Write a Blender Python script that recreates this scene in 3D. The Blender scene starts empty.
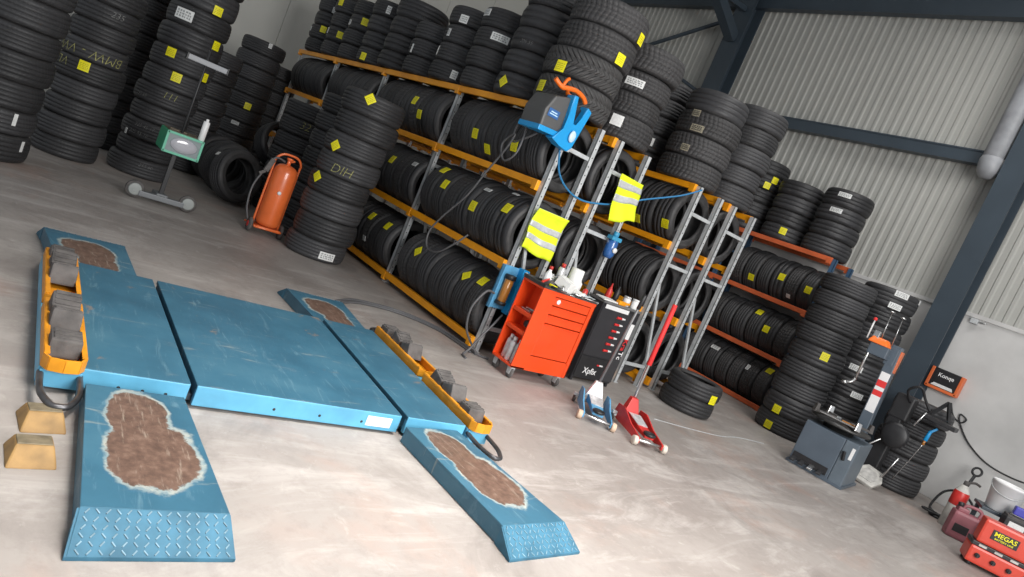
import bpy, bmesh, math, random
from mathutils import Vector, Matrix
random.seed(7)
PI = math.pi
scene = bpy.context.scene
COL = scene.collection
rad = math.radians

# ------------------------------------------------------------------ helpers
class MB:
    """collects shapes into one mesh"""
    def __init__(s): s.bm = bmesh.new(); s.mi = 0
    def _fin(s, faces, mi=None, smooth=False):
        for f in faces:
            f.material_index = s.mi if mi is None else mi
            f.smooth = smooth
    def box(s, lo, hi, M=None, bev=0.0, mi=None, taper=None):
        x0, y0, z0 = lo; x1, y1, z1 = hi
        co = [(x0,y0,z0),(x1,y0,z0),(x1,y1,z0),(x0,y1,z0),(x0,y0,z1),(x1,y0,z1),(x1,y1,z1),(x0,y1,z1)]
        if taper:
            cx, cy = (x0+x1)/2, (y0+y1)/2
            co = co[:4] + [(cx+(x-cx)*taper[0], cy+(y-cy)*taper[1], z) for x, y, z in co[4:]]
        return s.hexa(co, M, bev, mi)
    def hexa(s, co, M=None, bev=0.0, mi=None):
        t = bmesh.new()
        v = [t.verts.new(c) for c in co]
        for q in ((3,2,1,0),(4,5,6,7),(0,1,5,4),(1,2,6,5),(2,3,7,6),(3,0,4,7)):
            t.faces.new([v[i] for i in q])
        if bev > 0:
            bmesh.ops.bevel(t, geom=list(t.edges), offset=bev, segments=2, affect='EDGES', profile=0.6)
        s.merge(t, M, mi, False); return s
    def merge(s, t, M=None, mi=None, smooth=None):
        if M is not None: bmesh.ops.transform(t, matrix=M, verts=t.verts)
        vm = {v: s.bm.verts.new(v.co) for v in t.verts}
        for f in t.faces:
            try: nf = s.bm.faces.new([vm[v] for v in f.verts])
            except ValueError: continue
            nf.material_index = s.mi if mi is None else mi
            nf.smooth = f.smooth if smooth is None else smooth
        t.free()
    def lathe(s, prof, seg=24, M=None, mi=None, smooth=True, closed=False):
        """prof: [(r, z)]; revolves about z"""
        t = bmesh.new(); rings = []
        for r, z in prof:
            if r < 1e-6: rings.append([t.verts.new((0,0,z))])
            else: rings.append([t.verts.new((r*math.cos(2*PI*i/seg), r*math.sin(2*PI*i/seg), z)) for i in range(seg)])
        pairs = list(zip(rings, rings[1:]))
        if closed: pairs.append((rings[-1], rings[0]))
        for a, b in pairs:
            for i in range(seg):
                j = (i+1) % seg
                if len(a) == 1 and len(b) == 1: continue
                if len(a) == 1: f = t.faces.new((a[0], b[j], b[i]))
                elif len(b) == 1: f = t.faces.new((a[i], a[j], b[0]))
                else: f = t.faces.new((a[i], a[j], b[j], b[i]))
                f.smooth = smooth
        s.merge(t, M, mi); return s
    def cyl(s, p, q, r, r2=None, seg=16, mi=None, caps=True):
        p, q = Vector(p), Vector(q); d = q-p; L = d.length
        M = Matrix.Translation(p) @ d.to_track_quat('Z', 'Y').to_matrix().to_4x4()
        r2 = r if r2 is None else r2
        e = min(0.15*r, 0.15*L, .004)
        pr = [(r, 0), (r2, L)]
        if caps: pr = [(0, 0), (r-e, 0), (r, e), (r2, L-e), (r2-e, L), (0, L)]
        return s.lathe(pr, seg, M, mi)
    def bar(s, p, q, w, h, up=(0,0,1), mi=None, bev=0.0):
        """rectangular bar from p to q, w across, h along up"""
        p, q = Vector(p), Vector(q); d = (q-p); L = d.length; d.normalize()
        u = Vector(up); x = u.cross(d)
        if x.length < 1e-4: u = Vector((1,0,0)); x = u.cross(d)
        x.normalize(); u = d.cross(x)
        M = Matrix((( d.x, x.x, u.x, p.x), (d.y, x.y, u.y, p.y), (d.z, x.z, u.z, p.z), (0,0,0,1)))
        return s.box((0,-w/2,-h/2), (L,w/2,h/2), M, bev, mi)
    def tube(s, pts, r, seg=8, mi=None, smooth_n=0, closed=False):
        P = [Vector(p) for p in pts]
        if smooth_n:
            Q = []
            n = len(P)
            rng = range(n if closed else n-1)
            for i in rng:
                p1, p2 = P[i], P[(i+1) % n]
                p0 = P[i-1] if (i > 0 or closed) else p1
                p3 = P[(i+2) % n] if (i+2 < n or closed) else p2
                for k in range(smooth_n):
                    t = k/smooth_n
                    Q.append(0.5*((2*p1)+(p2-p0)*t+(2*p0-5*p1+4*p2-p3)*t*t+(3*p1-p0-3*p2+p3)*t**3))
            if not closed: Q.append(P[-1])
            P = Q
        t = bmesh.new(); rings = []
        n = len(P); up = None
        for i in range(n):
            a = P[i-1] if (i > 0 or closed) else P[i]
            b = P[(i+1) % n] if (i < n-1 or closed) else P[i]
            d = (b-a).normalized()
            if up is None:
                up = Vector((0,0,1)) if abs(d.z) < .9 else Vector((1,0,0))
            x = up.cross(d)
            if x.length < 1e-4: x = Vector((0,1,0)).cross(d)
            x.normalize(); up = d.cross(x).normalized()
            rings.append([t.verts.new(P[i]+r*(math.cos(2*PI*k/seg)*x+math.sin(2*PI*k/seg)*up)) for k in range(seg)])
        pr = list(zip(rings, rings[1:]))
        if closed: pr.append((rings[-1], rings[0]))
        for a, b in pr:
            for k in range(seg):
                f = t.faces.new((a[k], a[(k+1) % seg], b[(k+1) % seg], b[k])); f.smooth = True
        if not closed:
            t.faces.new(list(reversed(rings[0]))); t.faces.new(rings[-1])
        s.merge(t, None, mi); return s
    def prism(s, poly, z0, z1, M=None, bev=0.0, mi=None):
        """extrude an xy polygon (ccw) from z0 to z1"""
        t = bmesh.new()
        a = [t.verts.new((x,y,z0)) for x, y in poly]; b = [t.verts.new((x,y,z1)) for x, y in poly]
        n = len(poly)
        t.faces.new(list(reversed(a))); t.faces.new(b)
        for i in range(n): t.faces.new((a[i], a[(i+1)%n], b[(i+1)%n], b[i]))
        if bev > 0: bmesh.ops.bevel(t, geom=list(t.edges), offset=bev, segments=2, affect='EDGES', profile=.6)
        s.merge(t, M, mi, False); return s
    def mesh(s, name, mats):
        me = bpy.data.meshes.new(name)
        bmesh.ops.recalc_face_normals(s.bm, faces=s.bm.faces[:])
        s.bm.to_mesh(me); s.bm.free()
        for m in (mats if isinstance(mats, (list, tuple)) else [mats]): me.materials.append(m)
        return me
    def build(s, name, mats, parent=None):
        return link(name, s.mesh(name, mats), parent)

def link(name, data, parent=None):
    o = bpy.data.objects.new(name, data); COL.objects.link(o)
    if parent is not None: o.parent = parent
    return o
def thing(name, label, cat, loc=(0,0,0), rz=0, group=None):
    o = bpy.data.objects.new(name, None); COL.objects.link(o)
    o.empty_display_size = .1
    o.location = loc; o.rotation_euler = (0,0,rz)
    tag(o, label, cat, group); return o
def tag(o, label, cat, group=None):
    o['label'] = label; o['category'] = cat
    if group: o['group'] = group
    return o
def struct(o, label=None):
    o['kind'] = 'structure'
    if label: o['label'] = label
    return o
def T(x, y, z): return Matrix.Translation((x, y, z))
def RX(a): return Matrix.Rotation(a, 4, 'X')
def RY(a): return Matrix.Rotation(a, 4, 'Y')
def RZ(a): return Matrix.Rotation(a, 4, 'Z')

# ------------------------------------------------------------------ camera
CAMR = Matrix(((0.563,0.338,-0.754),(0.730,0.225,0.646),(0.388,-0.914,-0.120)))
FPX, CX, CY = 687.136, 512.0, 288.5
CAMP = Vector((0,0,1.35))
def gs(Mx):
    r2 = Mx[2].normalized(); r0 = (Mx[0]-r2*Mx[0].dot(r2)).normalized(); r1 = r2.cross(r0)
    return Matrix((r0, r1, r2))
CAMR = gs(CAMR)
cam_d = bpy.data.cameras.new('camera'); cam = bpy.data.objects.new('camera', cam_d); COL.objects.link(cam)
c0, c1, c2 = CAMR.col[0], CAMR.col[1], CAMR.col[2]
cam.matrix_world = Matrix(((c0.x,-c1.x,-c2.x,CAMP.x),(c0.y,-c1.y,-c2.y,CAMP.y),(c0.z,-c1.z,-c2.z,CAMP.z),(0,0,0,1)))
cam_d.sensor_width = 36; cam_d.lens = 36*FPX/1024; cam_d.clip_start = .05; cam_d.clip_end = 200
scene.camera = cam
def ray(px, py): return (CAMR @ Vector((px-CX, py-CY, FPX))).normalized()

# ------------------------------------------------------------------ materials
MATS = {}
def nd(nt, t, **kw):
    n = nt.nodes.new(t)
    for k, v in kw.items(): setattr(n, k, v)
    return n
def mat(name, col, rough=.5, metal=0.0, spec=.5, var=0.0, vscale=8.0, bump=0.0, bscale=60.0, emit=0.0, alpha=1.0, trans=0.0, coat=0.0):
    m = bpy.data.materials.new(name); m.use_nodes = True; nt = m.node_tree
    b = nt.nodes['Principled BSDF']
    c = (*col, 1)
    b.inputs['Base Color'].default_value = c; b.inputs['Roughness'].default_value = rough
    b.inputs['Metallic'].default_value = metal; b.inputs['Specular IOR Level'].default_value = spec
    b.inputs['Coat Weight'].default_value = coat
    b.inputs['Transmission Weight'].default_value = trans
    tc = nd(nt, 'ShaderNodeTexCoord')
    if var > 0:
        no = nd(nt, 'ShaderNodeTexNoise'); no.inputs['Scale'].default_value = vscale; no.inputs['Detail'].default_value = 6
        nt.links.new(tc.outputs['Object'], no.inputs['Vector'])
        cr = nd(nt, 'ShaderNodeValToRGB')
        cr.color_ramp.elements[0].position = .3; cr.color_ramp.elements[1].position = .72
        cr.color_ramp.elements[0].color = (*[x*(1-var) for x in col], 1)
        cr.color_ramp.elements[1].color = (*[min(1, x*(1+var)) for x in col], 1)
        nt.links.new(no.outputs['Fac'], cr.inputs['Fac']); nt.links.new(cr.outputs['Color'], b.inputs['Base Color'])
    if bump > 0:
        n2 = nd(nt, 'ShaderNodeTexNoise'); n2.inputs['Scale'].default_value = bscale; n2.inputs['Detail'].default_value = 3
        nt.links.new(tc.outputs['Object'], n2.inputs['Vector'])
        bp = nd(nt, 'ShaderNodeBump'); bp.inputs['Strength'].default_value = bump; bp.inputs['Distance'].default_value = .01
        nt.links.new(n2.outputs['Fac'], bp.inputs['Height']); nt.links.new(bp.outputs['Normal'], b.inputs['Normal'])
    if emit > 0:
        b.inputs['Emission Color'].default_value = c; b.inputs['Emission Strength'].default_value = emit
    MATS[name] = m; return m
def math_n(nt, op, a, b=None, c=None):
    n = nd(nt, 'ShaderNodeMath', operation=op)
    for i, v in enumerate((a, b, c)):
        if v is None: continue
        if isinstance(v, (int, float)): n.inputs[i].default_value = v
        else: nt.links.new(v, n.inputs[i])
    return n.outputs[0]
def mix_c(nt, fac, a, b):
    n = nd(nt, 'ShaderNodeMix', data_type='RGBA')
    if isinstance(fac, (int, float)): n.inputs[0].default_value = fac
    else: nt.links.new(fac, n.inputs[0])
    for sock, v in ((n.inputs[6], a), (n.inputs[7], b)):
        if isinstance(v, tuple): sock.default_value = (*v, 1) if len(v) == 3 else v
        else: nt.links.new(v, sock)
    return n.outputs[2]
def noise(nt, vec, scale, detail=5, rough=.55, dist=0):
    n = nd(nt, 'ShaderNodeTexNoise'); n.inputs['Scale'].default_value = scale; n.inputs['Detail'].default_value = detail
    n.inputs['Roughness'].default_value = rough; n.inputs['Distortion'].default_value = dist
    if vec is not None: nt.links.new(vec, n.inputs['Vector'])
    return n.outputs['Fac']
def ramp(nt, fac, stops):
    n = nd(nt, 'ShaderNodeValToRGB'); r = n.color_ramp
    while len(r.elements) < len(stops): r.elements.new(.5)
    for e, (p, c) in zip(r.elements, stops):
        e.position = p; e.color = (*c, 1) if len(c) == 3 else c
    nt.links.new(fac, n.inputs['Fac']); return n.outputs['Color']
def mapping(nt, vec, scale=(1,1,1), rot=(0,0,0), loc=(0,0,0)):
    n = nd(nt, 'ShaderNodeMapping'); n.inputs['Scale'].default_value = scale; n.inputs['Rotation'].default_value = rot
    n.inputs['Location'].default_value = loc; nt.links.new(vec, n.inputs['Vector']); return n.outputs[0]

def tyre_mats():
    """tread materials: circumferential ribs are geometry, cross cuts are bump"""
    out = {}
    for nm, kind, col, rg in (('tread_rib','rib',(.030,.030,.032),.55), ('tread_block','block',(.034,.033,.034),.6),
                              ('tread_zigzag','zig',(.037,.036,.036),.62), ('tread_smooth','smooth',(.026,.026,.028),.5)):
        m = bpy.data.materials.new(nm); m.use_nodes = True; nt = m.node_tree; b = nt.nodes['Principled BSDF']
        tc = nd(nt, 'ShaderNodeTexCoord'); sx = nd(nt, 'ShaderNodeSeparateXYZ'); nt.links.new(tc.outputs['Object'], sx.inputs[0])
        ang = math_n(nt, 'ARCTAN2', sx.outputs[1], sx.outputs[0])
        az = math_n(nt, 'ABSOLUTE', sx.outputs[2])
        if kind == 'rib': ph = math_n(nt, 'ADD', math_n(nt, 'MULTIPLY', ang, 60), math_n(nt, 'MULTIPLY', az, 60))
        elif kind == 'block': ph = math_n(nt, 'ADD', math_n(nt, 'MULTIPLY', ang, 44), math_n(nt, 'MULTIPLY', az, 40))
        elif kind == 'zig': ph = math_n(nt, 'ADD', math_n(nt, 'MULTIPLY', ang, 40), math_n(nt, 'MULTIPLY', az, 130))
        else: ph = math_n(nt, 'MULTIPLY', ang, 30)
        w = math_n(nt, 'SINE', ph)
        edge = math_n(nt, 'SMOOTH_MIN', math_n(nt, 'MULTIPLY', w, 2.5), .9, .3)
        bp = nd(nt, 'ShaderNodeBump'); bp.inputs['Strength'].default_value = {'rib': .10, 'block': .38, 'zig': .85, 'smooth': .05}[kind]
        bp.inputs['Distance'].default_value = .004
        nt.links.new(edge, bp.inputs['Height']); nt.links.new(bp.outputs['Normal'], b.inputs['Normal'])
        oi = nd(nt, 'ShaderNodeObjectInfo')
        n1 = noise(nt, tc.outputs['Object'], 7, 5)
        var = math_n(nt, 'ADD', math_n(nt, 'MULTIPLY', oi.outputs['Random'], .6), math_n(nt, 'MULTIPLY', n1, .9))
        nt.links.new(ramp(nt, var, [(.3, tuple(x*.75 for x in col)), (1.0, tuple(x*1.6 for x in col))]), b.inputs['Base Color'])
        b.inputs['Roughness'].default_value = rg; b.inputs['Specular IOR Level'].default_value = .45
        out[kind] = m
    return out
TM = tyre_mats()
M_SIDE = mat('tyre_sidewall', (.040,.039,.040), .55, var=.35, vscale=10, bump=.08, bscale=40)
M_YEL = mat('sticker_yellow', (.88,.80,.01), .5, var=.06, vscale=30)
M_WHT = mat('sticker_white', (.72,.73,.72), .5, var=.1, vscale=60)
M_TAN = mat('sticker_tan', (.30,.27,.20), .6, var=.5, vscale=70)
M_INK = mat('sticker_ink', (.50,.43,.02), .6)
M_INKD = mat('label_ink', (.30,.31,.31), .6)
M_CHALK = mat('chalk_yellow', (.32,.31,.12), .9, var=.5, vscale=60)
M_CHALKW = mat('chalk_white', (.24,.24,.235), .9, var=.5, vscale=60)
M_ORANGE = mat('rack_orange', (.95,.35,.008), .42, var=.16, vscale=5)
M_ORRED = mat('rack_orange_red', (.62,.13,.045), .45, var=.16, vscale=5)
M_GALV = mat('galvanised_steel', (.56,.58,.59), .42, metal=.25, var=.14, vscale=14)
M_BLUEP = mat('rack_blue', (.05,.11,.20), .5, var=.15)
M_DARKST = mat('column_grey_paint', (.042,.058,.075), .42, var=.1, vscale=3)
M_BLACK = mat('black_plastic', (.018,.018,.02), .45, var=.25, vscale=12)
M_RUBBER = mat('grey_rubber', (.095,.088,.085), .75, var=.35, vscale=14, bump=.2, bscale=50)
M_CHROME = mat('bare_steel', (.55,.55,.55), .28, metal=1.0, var=.15)
M_WHITE = mat('white_plastic', (.80,.80,.80), .4, var=.05)
M_PAPER = mat('white_paper', (.82,.82,.80), .8, var=.06)
M_RED = mat('cart_red', (.82,.072,.012), .32, var=.07, vscale=4, coat=.3)
M_REDD = mat('jack_red', (.55,.03,.025), .38, var=.18, vscale=9)
M_YCAGE = mat('cage_yellow', (.70,.28,.012), .45, var=.22, vscale=9)
M_LBLUE = mat('reel_blue', (.01,.30,.66), .38, var=.06)
M_JBLUE = mat('jack_blue', (.10,.33,.56), .42, var=.18, vscale=12)
M_GREEN = mat('tester_green', (.03,.34,.17), .42, var=.1)
M_HOSE = mat('grey_hose', (.10,.10,.105), .5)
M_HOSEB = mat('blue_hose', (.03,.20,.42), .45)
M_MACH = mat('machine_grey_blue', (.085,.11,.14), .42, var=.1, vscale=5)
M_CYL = mat('tank_orange', (.72,.145,.035), .3, var=.12, vscale=6, coat=.4)
M_BRASS = mat('amber_bowl', (.42,.17,.03), .25, coat=.5)
M_VEST = mat('vest_yellow', (.80,.95,.02), .7, var=.06)
M_TAPE = mat('reflective_tape', (.60,.62,.63), .35, metal=.2, var=.12, vscale=40)
M_LEG = mat('text_white', (.82,.82,.82), .6)
M_TXR = mat('text_red', (.70,.03,.03), .6)

def mat_floor():
    m = bpy.data.materials.new('concrete_floor'); m.use_nodes = True; nt = m.node_tree; b = nt.nodes['Principled BSDF']
    tc = nd(nt, 'ShaderNodeTexCoord'); v = tc.outputs['Object']
    big = noise(nt, v, .5, 7, .62, .8)
    col = ramp(nt, big, [(.30, (.235,.205,.187)), (.5, (.315,.285,.265)), (.72, (.40,.37,.345))])
    st = noise(nt, mapping(nt, v, (2.4,.55,1), (0,0,rad(35))), 1.5, 9, .7, 1.2)
    col = mix_c(nt, math_n(nt, 'MULTIPLY', ramp(nt, st, [(.50,(0,0,0)),(.66,(1,1,1))]), .55), col, (.52,.49,.465))
    dk = noise(nt, mapping(nt, v, (1,1,1), (0,0,0), (7,3,0)), 1.3, 8, .68, .7)
    col = mix_c(nt, math_n(nt, 'MULTIPLY', ramp(nt, dk, [(.52,(0,0,0)),(.70,(1,1,1))]), .6), col, (.17,.15,.138))
    pk = noise(nt, mapping(nt, v, (1,1,1), (0,0,0), (2,9,0)), .9, 6, .65, .5)
    col = mix_c(nt, math_n(nt, 'MULTIPLY', ramp(nt, pk, [(.54,(0,0,0)),(.70,(1,1,1))]), .45), col, (.40,.255,.20))
    sp = noise(nt, v, 11, 8, .75)
    col = mix_c(nt, math_n(nt, 'MULTIPLY', ramp(nt, sp, [(.50,(0,0,0)),(.78,(1,1,1))]), .42), col, (.19,.165,.15))
    sp2 = noise(nt, mapping(nt, v, (1,1,1), (0,0,0), (1,1,4)), 6, 8, .75, .5)
    col = mix_c(nt, math_n(nt, 'MULTIPLY', ramp(nt, sp2, [(.58,(0,0,0)),(.72,(1,1,1))]), .4), col, (.56,.53,.50))
    nt.links.new(col, b.inputs['Base Color'])
    rg = nd(nt, 'ShaderNodeMapRange'); rg.inputs[3].default_value = .42; rg.inputs[4].default_value = .72
    nt.links.new(st, rg.inputs[0]); nt.links.new(rg.outputs[0], b.inputs['Roughness'])
    bp = nd(nt, 'ShaderNodeBump'); bp.inputs['Strength'].default_value = .12; bp.inputs['Distance'].default_value = .01
    nt.links.new(sp, bp.inputs['Height']); nt.links.new(bp.outputs['Normal'], b.inputs['Normal'])
    return m
def mat_lift(name, kind=None, L=1.0):
    """chipped blue paint; kind 'rust' adds the worn brown patch (x 0..L along the ramp, y across)"""
    m = bpy.data.materials.new(name); m.use_nodes = True; nt = m.node_tree; b = nt.nodes['Principled BSDF']
    tc = nd(nt, 'ShaderNodeTexCoord'); v = tc.outputs['Object']
    n1 = noise(nt, v, 3, 6, .6)
    col = ramp(nt, n1, [(.3, (.026,.095,.150)), (.55, (.038,.130,.198)), (.8, (.062,.168,.235))])
    sc = noise(nt, mapping(nt, v, (1.2,7,1), (0,0,rad(20))), 3.2, 8, .72, .8)
    col = mix_c(nt, math_n(nt, 'MULTIPLY', ramp(nt, sc, [(.57,(0,0,0)),(.68,(1,1,1))]), .5), col, (.15,.27,.33))
    s2 = noise(nt, mapping(nt, v, (6,1.1,1), (0,0,rad(-12)), (3,1,0)), 2.6, 8, .7, .6)
    col = mix_c(nt, math_n(nt, 'MULTIPLY', ramp(nt, s2, [(.60,(0,0,0)),(.70,(1,1,1))]), .65), col, (.26,.29,.275))
    ch = noise(nt, v, 9, 4, .6, .3)
    col = mix_c(nt, ramp(nt, ch, [(.735,(0,0,0)),(.75,(1,1,1))]), col, (.50,.50,.46))
    st2 = noise(nt, mapping(nt, v, (1,1,1), (0,0,0), (5,2,1)), 5, 6, .7, .4)
    col = mix_c(nt, math_n(nt, 'MULTIPLY', ramp(nt, st2, [(.64,(0,0,0)),(.70,(1,1,1))]), .7), col, (.24,.17,.12))
    rough = .5
    if kind == 'rust':
        sx = nd(nt, 'ShaderNodeSeparateXYZ'); nt.links.new(v, sx.inputs[0])
        wob = math_n(nt, 'MULTIPLY', math_n(nt, 'SUBTRACT', noise(nt, v, 9, 5, .65), .5), .75)
        def ell(cx, cy, rx, ry):
            a = math_n(nt, 'DIVIDE', math_n(nt, 'SUBTRACT', sx.outputs[0], cx), rx)
            c = math_n(nt, 'DIVIDE', math_n(nt, 'SUBTRACT', sx.outputs[1], cy), ry)
            return math_n(nt, 'SQRT', math_n(nt, 'ADD', math_n(nt, 'POWER', math_n(nt, 'ABSOLUTE', a), 2.4), math_n(nt, 'POWER', math_n(nt, 'ABSOLUTE', c), 2.4)))
        d = math_n(nt, 'SMOOTH_MIN', ell(.60*L, .01, .29*L, .150), ell(.27*L, -.015, .24*L, .108), .12)
        d = math_n(nt, 'ADD', d, wob)
        core = ramp(nt, d, [(.92,(1,1,1)),(.99,(0,0,0))])
        rim = ramp(nt, d, [(1.12,(1,1,1)),(1.24,(0,0,0))])
        # ramps clip at 1, so scale the distance
        for rr in (core, rim): pass
        dd = math_n(nt, 'MULTIPLY', d, .5)
        core = ramp(nt, dd, [(.455,(1,1,1)),(.48,(0,0,0))]); rim = ramp(nt, math_n(nt, 'ADD', dd, math_n(nt, 'MULTIPLY', noise(nt, v, 5, 3), .16)), [(.585,(1,1,1)),(.64,(0,0,0))])
        chalk = ramp(nt, noise(nt, v, 13, 6, .75), [(.3,(.46,.44,.37)),(.5,(.27,.33,.33)),(.7,(.14,.25,.30))])
        rust = ramp(nt, noise(nt, v, 22, 7, .7), [(.3,(.075,.045,.034)),(.55,(.15,.092,.068)),(.78,(.27,.19,.145))])
        rsc = noise(nt, mapping(nt, v, (1.5,14,1)), 6, 5, .6)
        rust = mix_c(nt, math_n(nt, 'MULTIPLY', ramp(nt, rsc, [(.58,(0,0,0)),(.72,(1,1,1))]), .55), rust, (.42,.36,.29))
        col = mix_c(nt, rim, col, chalk); col = mix_c(nt, core, col, rust)
    nt.links.new(col, b.inputs['Base Color']); b.inputs['Roughness'].default_value = rough
    bp = nd(nt, 'ShaderNodeBump'); bp.inputs['Strength'].default_value = .06; bp.inputs['Distance'].default_value = .01
    nt.links.new(n1, bp.inputs['Height']); nt.links.new(bp.outputs['Normal'], b.inputs['Normal'])
    return m
M_FLOOR = mat_floor()
M_LIFT = mat_lift('lift_blue'); M_RUST = mat_lift('lift_blue_rusted', 'rust', .80); M_RUSTS = mat_lift('lift_blue_rusted_short', 'rust', .66)
M_LIP = mat('lift_edge_blue', (.11,.38,.58), .4, var=.16, vscale=6)
M_TREADP = mat('checker_plate_blue', (.042,.135,.205), .62, spec=.3, var=.28, vscale=10)
M_TREADB = mat('checker_plate_worn_bars', (.16,.26,.32), .55, metal=.0, spec=.3, var=.3, vscale=25)
M_WALL = mat('cladding_grey', (.40,.40,.375), .5, var=.05, vscale=1.5)
M_WALLE = mat('end_wall_cream', (.62,.615,.57), .55, var=.05, vscale=1)
M_PLINTH = mat('concrete_plinth', (.53,.525,.515), .75, var=.13, vscale=2.2)
M_CEIL = mat('ceiling_sheet', (.55,.56,.56), .6)

# ------------------------------------------------------------------ room shell
WY = 9.55; WX = -13.6
b = MB(); b.box((-16,-4,-.12), (6,WY+.3,0)); struct(b.build('floor', M_FLOOR), 'grey concrete workshop floor with pale scuffs')
b = MB(); b.box((-16,WY,0), (4,WY+.28,2.22), bev=.008); struct(b.build('wall_back_lower', M_PLINTH), 'pale concrete plinth below the cladding')
b = MB()   # trapezoidal ribbed cladding
per, dep = .128, .016; x = -16.0; pts = []
while x < 4:
    pts += [(x, 0), (x+per*.5, 0), (x+per*.62, -dep), (x+per*.88, -dep)]; x += per
bm = b.bm; prev = None
for px, dy in pts:
    v = (bm.verts.new((px, WY+.05+dy, 2.22)), bm.verts.new((px, WY+.05+dy, 7.4)))
    if prev: bm.faces.new((prev[0], v[0], v[1], prev[1]))
    prev = v
b.box((-16,WY+.06,2.22), (4,WY+.2,7.4))
struct(b.build('wall_back', M_WALL), 'pale ribbed metal cladding')
b = MB(); b.box((-16,WY-.02,2.2), (4,WY+.06,2.25), bev=.004); struct(b.build('trim_1', M_PLINTH), 'ledge between plinth and cladding')
b = MB()
for i in range(14): b.box((WX-.15,-4+i*1.0,0), (WX,-3.006+i*1.0,7.4), bev=.004)
struct(b.build('wall_left', M_WALLE), 'cream end wall panels')
b = MB(); b.box((-16,-4,7.4), (6,WY+.3,7.5)); struct(b.build('ceiling', M_CEIL))
def hsec(b, x0, x1, y0, y1, z0, z1, tf=.022, tw=.016):
    b.box((x0,y0,z0), (x1,y0+tf,z1)); b.box((x0,y1-tf,z0), (x1,y1,z1))
    cx = (x0+x1)/2; b.box((cx-tw/2,y0+tf,z0), (cx+tw/2,y1-tf,z1))
for i, (x0, x1) in enumerate(((-8.25,-7.88), (-3.38,-3.10))):
    b = MB(); hsec(b, x0, x1, WY-.33, WY-.03, 0, 7.0)
    b.box((x0-.05,WY-.38,0), (x1+.05,WY,.03))
    struct(b.build('steel_column', M_DARKST), ('dark steel column behind the tyre stacks', 'dark grey steel column beside the tyre changer')[i])
def girt(x0, x1, z, name='steel_beam', h=.16, lab='horizontal dark steel rail on the cladding'):
    b = MB(); b.box((x0,WY-.14,z-h/2), (x1,WY-.02,z+h/2), bev=.006)
    b.box((x0,WY-.15,z-h/2-.006), (x1,WY-.02,z-h/2+.012)); b.box((x0,WY-.15,z+h/2-.012), (x1,WY-.02,z+h/2+.006))
    struct(b.build(name, M_DARKST), lab)
girt(-7.9, -3.4, 4.08); girt(-3.1, 4, 4.08); girt(-16, -8.25, 4.08)
girt(-16, 4, 6.02, h=.28, lab='dark steel eaves beam')
b = MB()   # rafter from the column head towards the room
for zz in (0,): 
    b.bar((-8.06,WY-.2,6.0), (-8.06,-3.5,7.25), .2, .02); b.bar((-8.06,WY-.2,6.34), (-8.06,-3.5,7.36), .2, .02)
    b.bar((-8.06,WY-.2,6.17), (-8.06,-3.5,7.305), .014, .3)
    b.bar((-8.06,WY-1.0,5.6),(-8.06,WY-.95,6.05),.12,.1); b.bar((-8.06,WY-.35,5.75),(-8.06,WY-1.1,5.68),.1,.08)
    b.bar((-8.06,WY-.33,5.25), (-8.06,WY-2.6,6.38), .18, .16)
struct(b.build('roof_beam', M_DARKST), 'sloping dark steel rafter with haunch')
b = MB(); b.cyl((-8.3,WY-.12,5.72), (-12.6,WY-.12,4.18), .035); b.cyl((-8.3,WY-.16,4.28), (-12.6,WY-.16,5.85), .03)
struct(b.build('trim_2', M_DARKST), 'crossed bracing rods in the far bay')
b = MB(); b.cyl((-3.53,WY-.24,4.0), (-3.53,WY-.24,7.2), .13, seg=20)
b.lathe([(0,3.80),(.07,3.81),(.125,3.88),(.14,3.98),(.14,4.03),(.13,4.06)], 20, T(-3.53,WY-.24,0))
struct(b.build('trim_3', mat('pipe_grey', (.30,.31,.33), .45, var=.2, vscale=6)), 'fat grey downpipe beside the column')

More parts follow.
